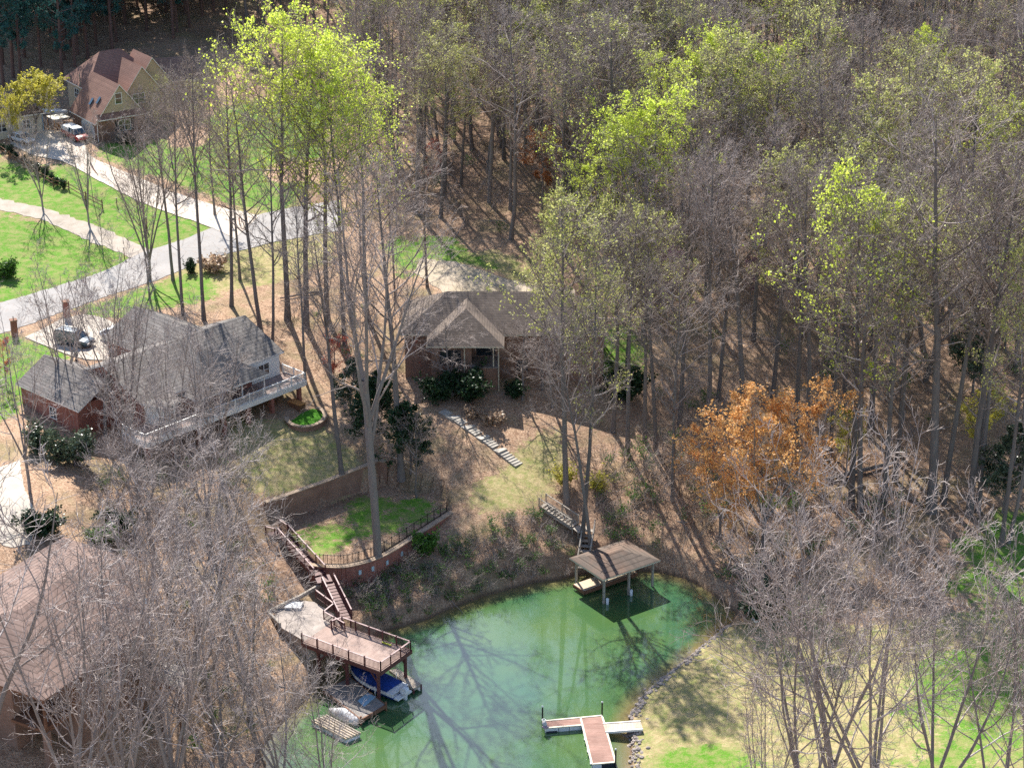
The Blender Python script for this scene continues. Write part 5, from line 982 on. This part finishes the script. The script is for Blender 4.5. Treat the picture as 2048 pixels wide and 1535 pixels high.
BUD=[TP('budding_tree','tree',s,'tall',HB,c0=c0,n1=32,L1=L*1.15,a1=.9,r=.0095,leaf='leaf_olive',nleaf=n,lsize=.16,ljit=.12,n3=5,n4=3,m3=.013,m4=.012) for s,c0,L,n in ((11,.40,.21,2600),(12,.46,.19,3800),(13,.38,.22,1600))]
SPRING=[TP('leafing_tree','tree',s,'tall',HB,c0=c0,n1=34,L1=L*1.15,a1=.95,r=.010,leaf='leaf_spring',nleaf=n,lsize=.17,lz=(.36,.9),ljit=.14,n3=5,n4=3,m3=.013,m4=.012,clump=.6) for s,c0,L,n in ((21,.38,.26,7000),(22,.34,.28,8500),(23,.40,.24,4500))]
BIG=[TP('bare_tree','tree',s,'multi',22.0,fork=fk,nlead=nl,n1=8,r=.0135,L1=.5,a1=.82,n2=6,n3=4,n4=3,bark='bark_light',twig='twig_light',m2=.021,m3=.0175,m4=.015,b2=.2,lang=la,L3=.5,L4=.6) for s,fk,nl,la in ((31,.14,4,.36),(32,.2,4,.30),(33,.12,5,.42))]
VASE=[TP('bare_tree','tree',s,'multi',16.0,fork=.12,nlead=nl,n1=7,r=.0125,L1=.36,n2=5,n3=4,n4=3,bark='bark_light',twig='twig_light',lang=.3,a1=.5,m2=.016,m3=.013,m4=.012) for s,nl in ((41,6),(42,7))]
GREAT=TP('bare_tree','tree',51,'multi',36.0,fork=.42,nlead=6,n1=7,r=.0135,L1=.42,n2=6,n3=5,n4=2,bark='bark_light',twig='twig_forest',lang=.5,m2=.018,m3=.014,m4=.013)
UNDER=[TP('understory_tree','tree',s,'tall',9.0,c0=.25,n1=22,L1=.32,a1=.95,r=.009,n2=6,n3=5,n4=3,u1=.03,m3=.008,m4=.0075) for s in (61,62)]
ORANGE=TP('orange_tree','tree',71,'multi',11.0,fork=.2,nlead=6,n1=9,r=.014,L1=.5,a1=.9,n2=7,n3=5,n4=0,leaf='leaf_orange',nleaf=13000,lsize=.125,clump=.9,lang=.62,u2=.0)
RUST=TP('rusty_tree','tree',72,'tall',10.0,c0=.25,n1=20,L1=.34,a1=1.0,n2=6,n3=5,n4=0,leaf='leaf_rust',nleaf=3200,lsize=.15,clump=.8)
REDT=TP('red_leaved_tree','tree',73,'tall',7.0,c0=.2,n1=18,L1=.38,a1=1.0,n2=6,n3=5,n4=0,leaf='leaf_red',nleaf=1500,lsize=.13,clump=1.2)
PURP=TP('purple_blossom_tree','tree',74,'tall',7.5,c0=.2,n1=18,L1=.4,a1=.95,n2=6,n3=5,n4=0,leaf='leaf_purple',nleaf=2200,lsize=.12,clump=1.0)
YELL=TP('yellow_leaved_tree','tree',75,'tall',9.0,c0=.3,n1=18,L1=.32,a1=1.1,n2=6,n3=5,n4=0,leaf='leaf_yellow',nleaf=2600,lsize=.15,clump=.9)
YROUND=TP('yellow_leaved_tree','tree',76,'multi',9.5,fork=.22,nlead=5,n1=10,L1=.5,a1=.75,n2=6,n3=5,n4=0,leaf='leaf_yellow',nleaf=6000,lsize=.2,clump=.7,lang=.5)
HOLLY=TP('evergreen_tree','tree',77,'tall',10.0,c0=.15,n1=30,L1=.3,a1=1.1,n2=7,n3=5,n4=0,leaf='leaf_holly',nleaf=9000,lsize=.17,clump=.8,prof=lambda t:np.interp(t,[0,.2,.5,1],[.9,1,.8,.2]))
EVG=TP('evergreen_tree','tree',78,'tall',8.0,c0=.08,n1=30,L1=.32,a1=1.1,n2=7,n3=5,n4=0,leaf='leaf_dark',nleaf=9000,lsize=.16,clump=.8,prof=lambda t:np.interp(t,[0,.2,.5,1],[1,1,.85,.25]))
PINES=[('pine_tree',[('trunk',a),('crown',b)],'tree',25.0) for a,b in (pine_proto(81,25.0),pine_proto(82,25.0),pine_proto(83,25.0))]
def BP(nm,*a,**k): st,fo=bush_proto(*a,**k); return (nm,[('stems',st),('foliage',fo)],'shrub',a[1])
EVB=BP('evergreen_shrub',91,2.2,1.6,'leaf_dark',4200,.16); GRB=BP('green_shrub',92,1.4,1.2,'leaf_green',1800,.14); TANB=BP('dry_shrub',93,1.2,1.2,'leaf_tan',900,.16,'twig_light'); BAREB=BP('bare_shrub',94,2.0,1.7,None,0,0,'twig_forest'); YELB=BP('yellow_shrub',95,2.4,1.6,'leaf_yellow',1500,.13); ARB=BP('young_conifer',96,1.5,.35,'leaf_dark',1300,.12); HOLB=BP('holly_shrub',97,3.2,2.4,'leaf_holly',5200,.17)
def plant(proto,px,py,top=None,label='',group=None,w=1.0,rz=None,tilt=(0,0),h=None,P=None):
    p=at(px,py) if P is None else np.array(P,float); h0=proto[3]
    if top is not None:
        lo,hi=1.0,60.0
        for _ in range(40):
            mid=(lo+hi)/2
            if PIX(p+np.array([0,0,mid]))[1]>top: lo=mid
            else: hi=mid
        h=lo
    elif h is None: h=h0
    s=h/h0; p[2]-=.15
    PLACED.append((p[0],p[1])); return put(proto[:3],p,RNG.random()*6.28 if rz is None else rz,s**.75*w if proto in BARE+BUD+SPRING else s*w,s,label,group,tilt)
PLACED=[]
Gw='bare trees of the dense wood'
# --- single trees one can tell apart
plant(GREAT,757,1143,405,'tallest bare tree, thick pale trunk rising from the bank before the curved brick wall',w=.82)
plant(BARE[3],684,953,470,'dark leaning trunk just above the upper brown retaining wall',tilt=(0,-.10),w=1.0)
plant(BARE[0],803,958,345,'thick dark trunk rising right behind the tallest bare tree',w=1.1)
plant(UNDER[0],833,995,830,'small crooked bare tree on the terrace beside the iron fence end',w=.9)
plant(BUD[1],1133,1006,395,'tall budding tree with thick straight trunk beside the boathouse walkway')
plant(BUD[2],1163,1080,520,'slender budding tree between the two trunks by the boathouse walkway',w=.8)
plant(BARE[1],1182,1095,640,'leaning slim tree closest to the boathouse roof',tilt=(0,.10),w=.8)
for i,(px,py,tp,pr,lb,tl,w) in enumerate([
 (366,628,170,BARE[1],'slim bare tree in front of the road, leftmost of the roadside trunks',-.02,.7),(408,640,110,BARE[3],'straight dark trunk crossing the road view, right of the slim bare tree',-.01,.75),(463,612,120,BARE[0],'leaning bare tree by the mailbox side of the road',-.09,.8),
 (346,560,190,BARE[4],'forked grey tree standing at the far kerb of the road',-.02,.8),(520,655,150,BARE[2],'thick mottled trunk leaning over the road junction',-.07,.85),(575,640,45,SPRING[2],'bright spring green tree with the highest crown beside the road',-.02,1.0),
 (612,655,95,SPRING[0],'broad bright green crown left of the ranch house drive',0,1.05),(655,640,120,SPRING[2],'bright green tree with thick dark trunk behind the leafy slope',.01,1.0),(690,690,185,SPRING[2],'thinly leafed green tree at the corner of the white deck',.02,.85),(735,640,200,SPRING[2],'bright green tree reaching right over the bare crowns',.04,.95),
 (610,760,380,BARE[0],'bare tree just behind the corner of the white railed deck',0,.7),(545,700,250,BARE[2],'bare tree standing behind the brick house roof end',-.02,.7),(480,560,230,BUD[1],'lightly budding tree at the near kerb of the road',-.02,.8),
 (300,600,330,BARE[4],'low bare tree at the near edge of the road',0,.7),(735,620,330,BARE[2],'bare purple grey tree between road end and ranch house',0,.85),(790,600,360,BARE[0],'bare tree left of the dusty forest drive',0,.8),(855,575,250,BARE[1],'dark slanting trunk standing beside the dusty forest drive',-.12,.8)]):
    plant(pr,px,py,tp,lb,None,w,tilt=(0,tl))
# left lawn trees
plant(VASE[0],86,418,215,'forked bare tree on the lawn below the silver car',w=.8); plant(VASE[1],178,448,235,'dark forked tree on the lawn beside the flag',w=.75); plant(UNDER[1],207,515,385,'small spindly bare tree by the end of the gravel track',w=.5); plant(YROUND,72,268,150,'round yellow green tree before the pines, left of the tan house',w=1.25); plant(YROUND,22,300,190,'yellow green tree at the frame edge over the silver car',w=.7)
plant(BUD[2],345,330,150,'fresh green tree right of the tan house gables',w=.7); plant(VASE[0],392,330,140,'grey bare round tree right of the tan house',w=.9); plant(BUD[0],430,430,150,'thin budding tree over the far lawn',w=.8); plant(VASE[1],300,560,250,'fan shaped bare tree between road and far lawn',w=.9)
plant(UNDER[0],220,275,225,'low bare shrubby tree by the brick wall of the tan house',w=.8)
# trees in front of the left brick house and along the lower left shore
GL='bare trees of the lower left slope'
for px,py,tp,pr,lb,w in [
 (132,800,520,VASE[0],'vase shaped bare tree before the dark SUV',.9),(212,880,520,BIG[1],'many stemmed bare tree in front of the grey shingle roof',.72),(265,905,560,VASE[1],'slender stemmed bare tree by the near end of the white deck',.85),(352,925,610,BIG[0],'bare tree in front of the white deck middle',.62),
 (300,1075,700,BIG[0],'bare tree on the slope right of the pale drive',.8),(420,1090,720,BIG[1],'dense bare tree left of the red stairs',.85),
 (345,1250,830,BIG[0],'tall bare tree beside the wooden deck of the lake house',.9),(440,1230,880,BIG[2],'bare tree on the slope left of the stone patio',.85),(60,985,640,BIG[1],'bare tree at the frame edge before the small garage roof',.7),(432,930,640,VASE[0],'spreading bare tree in front of the porch posts',.9),(395,1330,930,BIG[1],'broad bare tree with long low limbs toward the stone patio',.95),(500,1440,1060,BIG[0],'bare tree leaning over the pale swim platform',1.0),(300,1430,1000,BIG[2],'bare tree in front of the wooden stilted deck',.9),
 (10,1640,860,BIG[1],'thick forked trunk before the lake house, cut by the frame edge',1.0),(160,1690,1080,VASE[0],'thick bare tree in front of the recessed porch',.9),(255,1660,1150,VASE[1],'forked grey tree before the dark lake house wall',1.0),(350,1640,1090,VASE[1],'bare tree with twisted pale twigs at the bottom of the view',.9),(455,1650,1190,BIG[1],'bare tree at the waterline left of the swim platform',.85),(570,1625,1240,BIG[0],'bare tree growing at the lake edge, lowest branches over water',.95),(660,1655,1340,BIG[2],'small bare tree over the water at the bottom edge',.9)]:
    plant(pr,px,py,tp,lb,None,w)
# right front lawn group
for px,py,tp,pr,lb,w in [(1600,1700,1060,BIG[0],'pale bare tree at the left of the lawn group',.72),(1662,1690,985,BIG[1],'tallest pale bare tree of the lawn group',.72),(1745,1680,965,BIG[2],'broad pale bare tree in the middle of the lawn group',.72),(1850,1710,1110,BIG[1],'pale bare tree right of the lawn group middle',.85),(1990,1720,1190,BIG[0],'pale bare tree by the right frame edge',.8),(1525,1690,1330,VASE[0],'small pale bare tree nearest the dock',.7),(2045,1640,1140,VASE[1],'pale bare tree cut by the right frame edge',.9)]:
    plant(pr,px,py,tp,lb,None,w)
# big trunks on the right
GR='tall trunks at the edge of the right hand wood'
for px,py,tp,pr,lb,tl,w in [(1226,862,420,BUD[0],'ivy covered budding tree at the right end of the ranch house',0,1.0),(1255,905,420,BARE[3],None,0,.9),(1290,880,420,BUD[1],None,0,.9),(1312,900,440,BARE[1],None,0,.9),(1345,1000,520,BARE[2],None,.02,.8),(1360,850,330,BARE[0],None,0,.9),(1416,884,290,BARE[3],'straight blue grey trunk behind the left side of the orange tree',.01,.9),(1487,850,320,BARE[1],'blue grey trunk rising behind the orange tree top',.01,1.1),
 (1590,930,350,BARE[0],None,0,1.0),(1615,870,330,BARE[4],None,0,.9),(1702,1012,390,SPRING[2],'pale green crowned tree behind the yellow tree',.01,1.0),(1722,1022,420,BUD[2],None,.01,1.0),(1768,1005,430,BARE[2],'forked pale trunk behind the lawn trees',.04,1.0),(1790,960,400,BUD[1],None,0,.9),
 (1862,1022,230,BARE[0],'thickest dark trunk of the right hand wood',.005,1.35),(1886,1005,300,BARE[1],'leaning trunk beside the thickest one',-.04,.9),(1938,1030,300,BARE[3],None,.03,1.0),(1955,1022,350,BUD[2],None,.02,.8),(2003,1090,480,BUD[1],'dark trunk on the green lawn at the right',.01,.8),(2016,1085,520,BARE[2],'slanted dark trunk beside the one on the green lawn',.05,.7),(2040,960,330,BUD[0],None,0,1.0),(1660,905,430,BARE[3],None,0,.8),(1545,800,300,BUD[1],None,0,1.0)]:
    plant(pr,px,py,tp,lb or 'tall grey trunk at the near edge of the right hand wood',None if lb else GR,w,tilt=(0,tl))
# coloured trees
plant(ORANGE,1525,1100,795,'large orange leaved tree by the end of the cove',w=1.0); plant(ORANGE,1440,1072,895,'lower orange leaved tree nearer the boathouse',w=1.1); plant(YELL,1690,965,828,'yellow leaved small tree right of the orange tree',w=1.0); plant(RUST,1085,420,268,'orange brown tree in the middle of the wood',w=1.0); plant(REDT,855,380,285,'dull red tree in the wood above the forest drive',w=1.1); plant(REDT,668,765,668,'small red tree on the slope left of the ranch house',w=1.0); plant(REDT,850,745,655,'red twigged small tree at the ranch house corner',w=.8)
plant(PURP,1345,620,500,'purple blossom tree in the right hand wood',w=1.1); plant(PURP,1500,600,520,'paler purple tree deeper in the right hand wood',w=.8); plant(REDT,2010,700,570,'red brown leaved tree near the right frame edge',w=1.3); plant(HOLLY,1945,790,620,'silvery evergreen tree in the right hand wood',w=1.2); plant(HOLLY,2006,1025,850,'dark evergreen crown over the right lawn',w=1.2); plant(YELL,1950,920,780,'yellow green small tree before the silvery evergreen',w=1.2)
plant(UNDER[0],1045,800,650,'small spreading bare tree before the ranch house wall',w=1.5); plant(UNDER[1],905,790,640,'wide low bare tree veiling the ranch house porch',w=1.6); plant(UNDER[1],1105,815,660,'thin bare tree in front of the ranch house right windows',w=1.3); plant(REDT,12,770,680,'small red tree on the lawn at the left frame edge',w=.9); plant(EVG,822,945,800,'dark evergreen at the foot of the thick trunks',w=1.1); plant(EVG,742,890,745,'dark evergreen left of the tallest bare tree',w=1.1); plant(HOLLY,700,830,720,'silvery dark evergreen on the slope beside the deck corner',w=1.2)
# leafing poplars inside the wood, placed by crown
for px,py,tp,pr,lb,w in [(1050,330,30,SPRING[2],'lime green crown high in the middle of the wood',.8),(1440,480,85,SPRING[0],'brightest lime crown on the right',1.05),(1530,470,105,SPRING[0],'bright lime crown beside the brightest one',1.0),(1340,500,130,SPRING[2],'lime crown at the left side of the right hand bright group',1.0),(1300,640,212,SPRING[1],'bright green crown behind the ranch house end',1.1),(1225,620,260,SPRING[1],'bright green crown above the ranch house ridge',1.0),(1170,640,340,SPRING[2],'light green crown above the ranch house roof',.9),(1110,600,400,BUD[1],'olive green crown over the middle of the ranch roof',.9),
 (1670,330,85,SPRING[2],'small lime crown far right in the wood',.7),(1815,370,70,SPRING[1],'lime crown above the far right gully',.75),(1905,400,95,BUD[1],'olive crown right of the far lime one',.9),(1740,700,385,SPRING[2],'pale lime crown in the near right wood',1.0),(2010,640,400,SPRING[2],'pale green crown by the right frame edge',.9),(910,210,-20,SPRING[2],'pale green crown at the top of the wood',.9),(1480,150,-40,BUD[1],'olive crown at the top right of the wood',.9),(1085,780,470,BUD[0],'thin olive tree before the ranch house wall',.7),(1250,760,560,BUD[1],'low olive green tree beside the ranch house end wall',.8),(1180,740,590,SPRING[2],'low fresh green tree against the ranch house gutter',.6)]:
    plant(pr,px,py,tp,lb,None,w)
# --- wood fill: points on the ground kept apart from each other and from everything standing there
def free(x,y,d):
    return all((x-a)**2+(y-b)**2>d*d for a,b in PLACED)
HOUSES=[rect((0,214.6),(1,0),-14.5,13,-2,12),rect(LH_O,LH_E,-17,11,-14,12),rect(FH_O,FH_E,-3,24,-20,4)]
def okpt(x,y):
    return not any(inpoly(np.array(x),np.array(y),h) for h in HOUSES)
WOODPX=[(720,330),(700,140),(480,90),(470,-160),(2150,-160),(2150,900),(1960,980),(1700,960),(1560,1000),(1420,1010),(1330,960),(1290,800),(1240,590),(1090,560),(1030,490),(960,420),(880,440),(780,430)]
PINEPX=[(-40,-160),(470,-160),(470,70),(400,85),(300,80),(200,120),(120,175),(-40,180)]
SUNNY=[at(1560,1085),at(1455,1060),at(1690,965)]
def shades(x,y):
    for q in SUNNY:
        dx,dy=x-q[0],y-q[1]; l=-dx*math.sin(R(17))+dy*math.cos(R(17)); c=dx*math.cos(R(17))+dy*math.sin(R(17))
        if 3<l<27 and abs(c)<5.5: return True
    return False
def fill(poly,n,dmin,rng,tries=40000):
    o=[]; 
    while len(o)<n and tries>0:
        tries-=1; y=rng.uniform(190,430); x=rng.uniform(-115,115); z=float(H(x,y)); px,py,_=PIX(np.array([x,y,z]))
        if not inpoly(np.array(float(px)),np.array(float(py)),poly): continue
        if not okpt(x,y) or not free(x,y,dmin) or shades(x,y): continue
        PLACED.append((x,y)); o.append((x,y,z,float(px),float(py)))
    return o
rw=np.random.default_rng(5)
wood=fill(WOODPX,600,3.7,rw); pines=fill(PINEPX,170,3.3,rw)
wood.sort(key=lambda p:p[1]); pines.sort(key=lambda p:p[1])
LABW={'bare_tree':('bare grey brown tree crowded in the nearer part of the dense wood','bare grey brown tree crowded in the farther part of the dense wood'),'budding_tree':('olive budding tree scattered in the nearer part of the dense wood','olive budding tree scattered in the farther part of the dense wood'),'leafing_tree':('lime green tree scattered in the nearer dense wood','lime green tree scattered in the farther dense wood')}
NIND=225
for i,(x,y,z,px,py) in enumerate(wood[:NIND]):
    u=rw.random(); pr=BARE[rw.integers(len(BARE))] if u<.66 else (BUD[rw.integers(3)] if u<.985 else SPRING[2])
    h=rw.uniform(22,32)*(.9 if px<1000 else 1); k=0 if py>420 else 1; g=('nearer ' if k==0 else 'farther ')+{'bare_tree':'bare trees','budding_tree':'budding trees','leafing_tree':'lime trees'}[pr[0]]+' of the wood'
    plant(pr,0,0,None,LABW[pr[0]][k],g,rw.uniform(.85,1.2),h=h,P=(x,y,z),tilt=(rw.normal(0,.02),rw.normal(0,.025)))
for i,(x,y,z,px,py) in enumerate(pines[:120]):
    plant(PINES[rw.integers(3)],0,0,None,'dark pine packed in the grove behind the tan house','pines behind the tan house',rw.uniform(.85,1.15),h=rw.uniform(21,28),P=(x,y,z))
# far remainder of the wood as one mass
def mesh_arrays(me):
    n=len(me.vertices); v=np.empty(n*3,np.float32); me.vertices.foreach_get('co',v); q=np.empty(len(me.loops),np.int32); me.loops.foreach_get('vertex_index',q); mi=np.empty(len(me.polygons),np.int32); me.polygons.foreach_get('material_index',mi); return v.reshape(-1,3),q.reshape(-1,4),mi
FARP=[TP('x','tree',s,'tall',HB,c0=.4,n1=26,L1=.22,a1=.8,n2=6,n3=5,n4=2,r=.009,m3=.014,m4=.014,leaf='leaf_olive',nleaf=nl,lsize=.17) for s,nl in ((101,900),(102,300),(103,3000))]
def merged(name,items,mats,label,mapi=None):
    Vs=[];Qs=[];Ms=[];n=0
    for (v,q,mi),x,y,z,rz,s,sz in items:
        c,si=math.cos(rz),math.sin(rz); w=np.empty_like(v); w[:,0]=(v[:,0]*c-v[:,1]*si)*s+x; w[:,1]=(v[:,0]*si+v[:,1]*c)*s+y; w[:,2]=v[:,2]*sz+z; Vs.append(w);Qs.append(q+n);Ms.append(mi);n+=len(v)
    me=np_mesh(name,np.concatenate(Vs),np.concatenate(Qs),mats,np.concatenate(Ms)); o=np_obj(name,me); return tag(o,label,kind='stuff')
far=[]; fa=[]
for p in FARP:
    t=mesh_arrays(p[1][0][1]); c=mesh_arrays(p[1][1][1]); fa.append((np.concatenate([t[0],c[0]]),np.concatenate([t[1],c[1]+len(t[0])]),np.concatenate([t[2]*0,c[2]+1])))
for i,(x,y,z,px,py) in enumerate(wood[NIND:]):
    h=rw.uniform(22,31)/HB; far.append((fa[rw.choice(3,p=[.45,.35,.2])],x,y,z-.1,rw.random()*6.28,h,h))
if far: merged('far_woods',far,[M['bark_forest'],M['twig_forest'],M['leaf_olive']],'far mass of grey brown budding wood filling the hillside')
pa_=[(lambda t,c:(np.concatenate([t[0],c[0]]),np.concatenate([t[1],c[1]+len(t[0])]),np.concatenate([t[2]*0,c[2]+1])))(mesh_arrays(p[1][0][1]),mesh_arrays(p[1][1][1])) for p in PINES[:1]]
if pines[120:]: merged('far_pine_woods',[(pa_[0],x,y,z-.1,rw.random()*6.28,1.0,rw.uniform(.85,1.1)) for x,y,z,_,_ in pines[120:]],[M['bark_pine'],M['twig_dark'],M['needle']],'far dark mass of pines beyond the grove')
# undergrowth: saplings and brush as one uncountable mass
def brush_proto(seed,h,n0,leaf=0):
    rng=np.random.default_rng(seed); g=Geo(); az=rng.random(n0)*6.28; D=np.stack([np.cos(az)*.5,np.sin(az)*.5,np.ones(n0)],-1); P0=np.stack([np.cos(az)*.15,np.sin(az)*.15,np.zeros(n0)],-1)
    a,ra=grow(rng,P0,D,h*rng.uniform(.6,1,n0),6,.1,.02,np.full(n0,.022),.009); V,Q=tubes(a,ra,3); g.add(V,Q); b,rb=spawn(rng,a,ra,6,.25,1,.7,.25,.4,.4,4,.14,.03,.6,.009); V,Q=tubes(b,rb,3); g.add(V,Q); c,rc=spawn(rng,b,rb,4,.2,1,.65,.3,.5,.4,3,.15,.03,.7,.0085); V,Q=tubes(c,rc,3); g.add(V,Q)
    if leaf:
        C=tips(rng,[(c,rc)],leaf,.1); V,Q=leaves(rng,C,.12); g.add(V,Q,1)
    return np.concatenate(g.V).astype(np.float32),np.concatenate(g.Q).astype(np.int32),np.concatenate(g.m).astype(np.int32)
BR=[brush_proto(111,2.6,4),brush_proto(112,1.5,7),brush_proto(113,3.6,3),brush_proto(114,1.2,5,160),brush_proto(115,2.0,4,120)]
BRPX=WOODPX; items=[]
def scatter_brush(polys,n,sc,wts,rng,ylo=120,yhi=380,xr=100):
    k=0;tr=0
    while k<n and tr<60000:
        tr+=1; y=rng.uniform(ylo,yhi); x=rng.uniform(-xr,xr); z=float(H(x,y)); px,py,_=PIX(np.array([x,y,z]))
        if not any(inpoly(np.array(float(px)),np.array(float(py)),p) for p in polys): continue
        if not okpt(x,y) or z<.2: continue
        s=sc*rng.uniform(.6,1.3); items.append((BR[rng.choice(5,p=wts)],x,y,z-.05,rng.random()*6.28,s,s)); k+=1
rb_=np.random.default_rng(9)
BANKPX=[(650,1180),(760,1150),(905,1090),(1000,1040),(1060,1020),(1140,1090),(1140,1150),(1000,1190),(860,1235),(770,1255)]
LEFTPX=[(160,960),(480,930),(540,1050),(620,1180),(540,1240),(600,1380),(500,1480),(480,1700),(250,1700),(320,1350),(290,1150),(180,1050)]
RIGHTPX=[(1180,930),(1300,880),(1560,980),(1900,1000),(1700,1130),(1560,1170),(1480,1220),(1400,1160),(1330,1130),(1200,1080)]
scatter_brush([WOODPX],620,1.25,[.35,.15,.35,.05,.10],rb_,190,330); scatter_brush([BANKPX],230,.75,[.2,.25,.05,.35,.15],rb_,160,200,40); scatter_brush([LEFTPX],170,1.0,[.3,.3,.2,.1,.1],rb_,125,205,60); scatter_brush([RIGHTPX],230,1.1,[.3,.2,.2,.15,.15],rb_,160,230,80)
scatter_brush([[(640,560),(1000,600),(860,640),(840,760),(640,760),(560,660)]],60,.9,[.3,.3,.2,.1,.1],rb_,195,260,60)
def sticks(n,polys,rng):
    V=[];Q=[];m=0;tr=0;P0=[];D=[];L=[]
    while len(P0)<n and tr<30000:
        tr+=1; y=rng.uniform(150,330); x=rng.uniform(-70,90); z=float(H(x,y)); px,py,_=PIX(np.array([x,y,z]))
        if z<.3 or not okpt(x,y) or not any(inpoly(np.array(float(px)),np.array(float(py)),p) for p in polys): continue
        P0.append((x,y,z+.12)); a=rng.random()*6.28; d=np.array([math.cos(a),math.sin(a)]); D.append((d[0],d[1],(float(H(x+d[0]*2,y+d[1]*2))-z)/2)); L.append(rng.uniform(1.5,5))
    k=len(P0); a,ra=grow(rng,np.array(P0),np.array(D),np.array(L),6,.07,.0,rng.uniform(.03,.09,k),.015); V,Q=tubes(a,ra,4); g=Geo(); g.add(V,Q); b,rb=spawn(rng,a,ra,3,.3,.95,.7,.2,.35,.4,4,.12,.02,.6,.012); V,Q=tubes(b,rb,3); g.add(V,Q)
    o=np_obj('fallen_branches',g.mesh('fallen_branches',[M['bark_light']])); tag(o,'scattered fallen branches lying on the leafy wood floor',kind='stuff')
sticks(420,[WOODPX,RIGHTPX,BANKPX,LEFTPX],np.random.default_rng(21))
merged('undergrowth',items,[M['twig_forest'],M['leaf_green']],'tangled bare saplings and brush covering the wood floor and banks')
# shrubs one can tell apart
def shrub(pr,px,py,lb,h=None,w=1.0,group=None): return plant(pr,px,py,None,lb,group,w,h=h)
shrub(EVB,940,800,'large round dark evergreen shrub beside the ranch porch pillar',3.4,1.1); shrub(EVB,880,800,'dark evergreen shrub left of the large round one',2.8,1.1); shrub(EVB,1030,795,'low dark shrub under the ranch house window',2.0,1.0); shrub(EVB,1250,800,'dark evergreen shrub at the ranch house end wall',3.6,1.0)
shrub(TANB,985,845,'tan dry hydrangea like shrub above the garden steps',1.4,1.4); shrub(TANB,945,832,'smaller tan dry shrub beside the steps top',1.1,1.2); shrub(HOLB,150,930,'big silvery green shrub below the small garage wing',3.6,1.2); shrub(HOLB,80,905,'dark silvery shrub by the left lawn edge',3.0,1.0); shrub(EVB,190,830,'dark evergreen shrub against the red brick garage wall',2.4,.9)
shrub(EVB,1525,1235,'dark green shrub at the shore beside the heron',3.2,1.3); shrub(GRB,850,1105,'bright green bush climbing the curved brick wall',2.6,.8); shrub(YELB,1130,970,'yellow green shrub at the top of the boathouse walkway',2.6,1.0); shrub(YELB,1200,985,'yellow tinted shrub behind the boathouse walkway trunks',2.4,1.0); shrub(EVB,85,1070,'dark shrub between pale drive and brown roof',2.6,1.2); shrub(EVB,240,1060,'dark shrub on the slope above the brown roof',2.2,1.2); shrub(TANB,428,540,'tan dry bush at the near kerb of the road',2.0,1.3); shrub(EVB,383,545,'dark twiggy bush at the near kerb of the road',1.7,.8); shrub(GRB,10,555,'green bush at the left frame edge by the road',2.6,.9); shrub(GRB,205,1085,'light green bush beside the pale drive end',1.8,1.3)
shrub(BAREB,235,285,'bare shrub below the tan house window',2.2,1.2); shrub(BAREB,280,285,'bare shrub at the right of the tan house window',1.8,1.2); shrub(EVB,255,287,'low dark shrub below the tan house window',1.1,1.4)
for k,(px,py) in enumerate([(6,303),(20,311),(34,319),(48,328),(62,337),(76,346),(90,356),(103,364),(115,371),(127,378)]):
    plant(ARB,px,py,None,'young dark conifer in the planted row along the pale drive','young conifers along the drive',.9,h=rw.uniform(1.2,1.7))
# ------------------------------------------------------------------ light, sky, camera
w=bpy.data.worlds.new('World'); SC.world=w; w.use_nodes=True; wt=w.node_tree; bg=wt.nodes['Background']
sky=wt.nodes.new('ShaderNodeTexSky'); sky.sky_type='NISHITA'; sky.sun_disc=False; sky.sun_elevation=R(43); sky.sun_rotation=R(-17); sky.altitude=200; sky.air_density=1.0; sky.dust_density=.6; sky.ozone_density=1.5
wt.links.new(sky.outputs[0],bg.inputs[0]); bg.inputs[1].default_value=.10
sl=bpy.data.lights.new('sun','SUN'); sl.energy=5.0; sl.angle=R(.5); sl.color=(1.0,.95,.86); so=bpy.data.objects.new('sun',sl); COL.objects.link(so); so.rotation_euler=(-SUNV).to_track_quat('-Z','Y').to_euler(); so.location=(-60,260,160)
cd=bpy.data.cameras.new('camera'); cam=bpy.data.objects.new('camera',cd); COL.objects.link(cam); cam.location=(0,0,CH); cam.rotation_euler=(math.pi/2-PITCH,0,0)
cd.sensor_width=36; cd.lens=F/2048*36; cd.clip_end=3000; cd.clip_start=1; SC.camera=cam
SC.view_settings.view_transform='Standard'; SC.view_settings.look='None'; SC.view_settings.exposure=1.1; SC.view_settings.gamma=1
SC.cycles.max_bounces=6; SC.cycles.diffuse_bounces=3; SC.cycles.transmission_bounces=4; SC.cycles.glossy_bounces=2; SC.cycles.transparent_max_bounces=8
SC.cycles.use_denoising=False; SC.render.filter_size=1.2
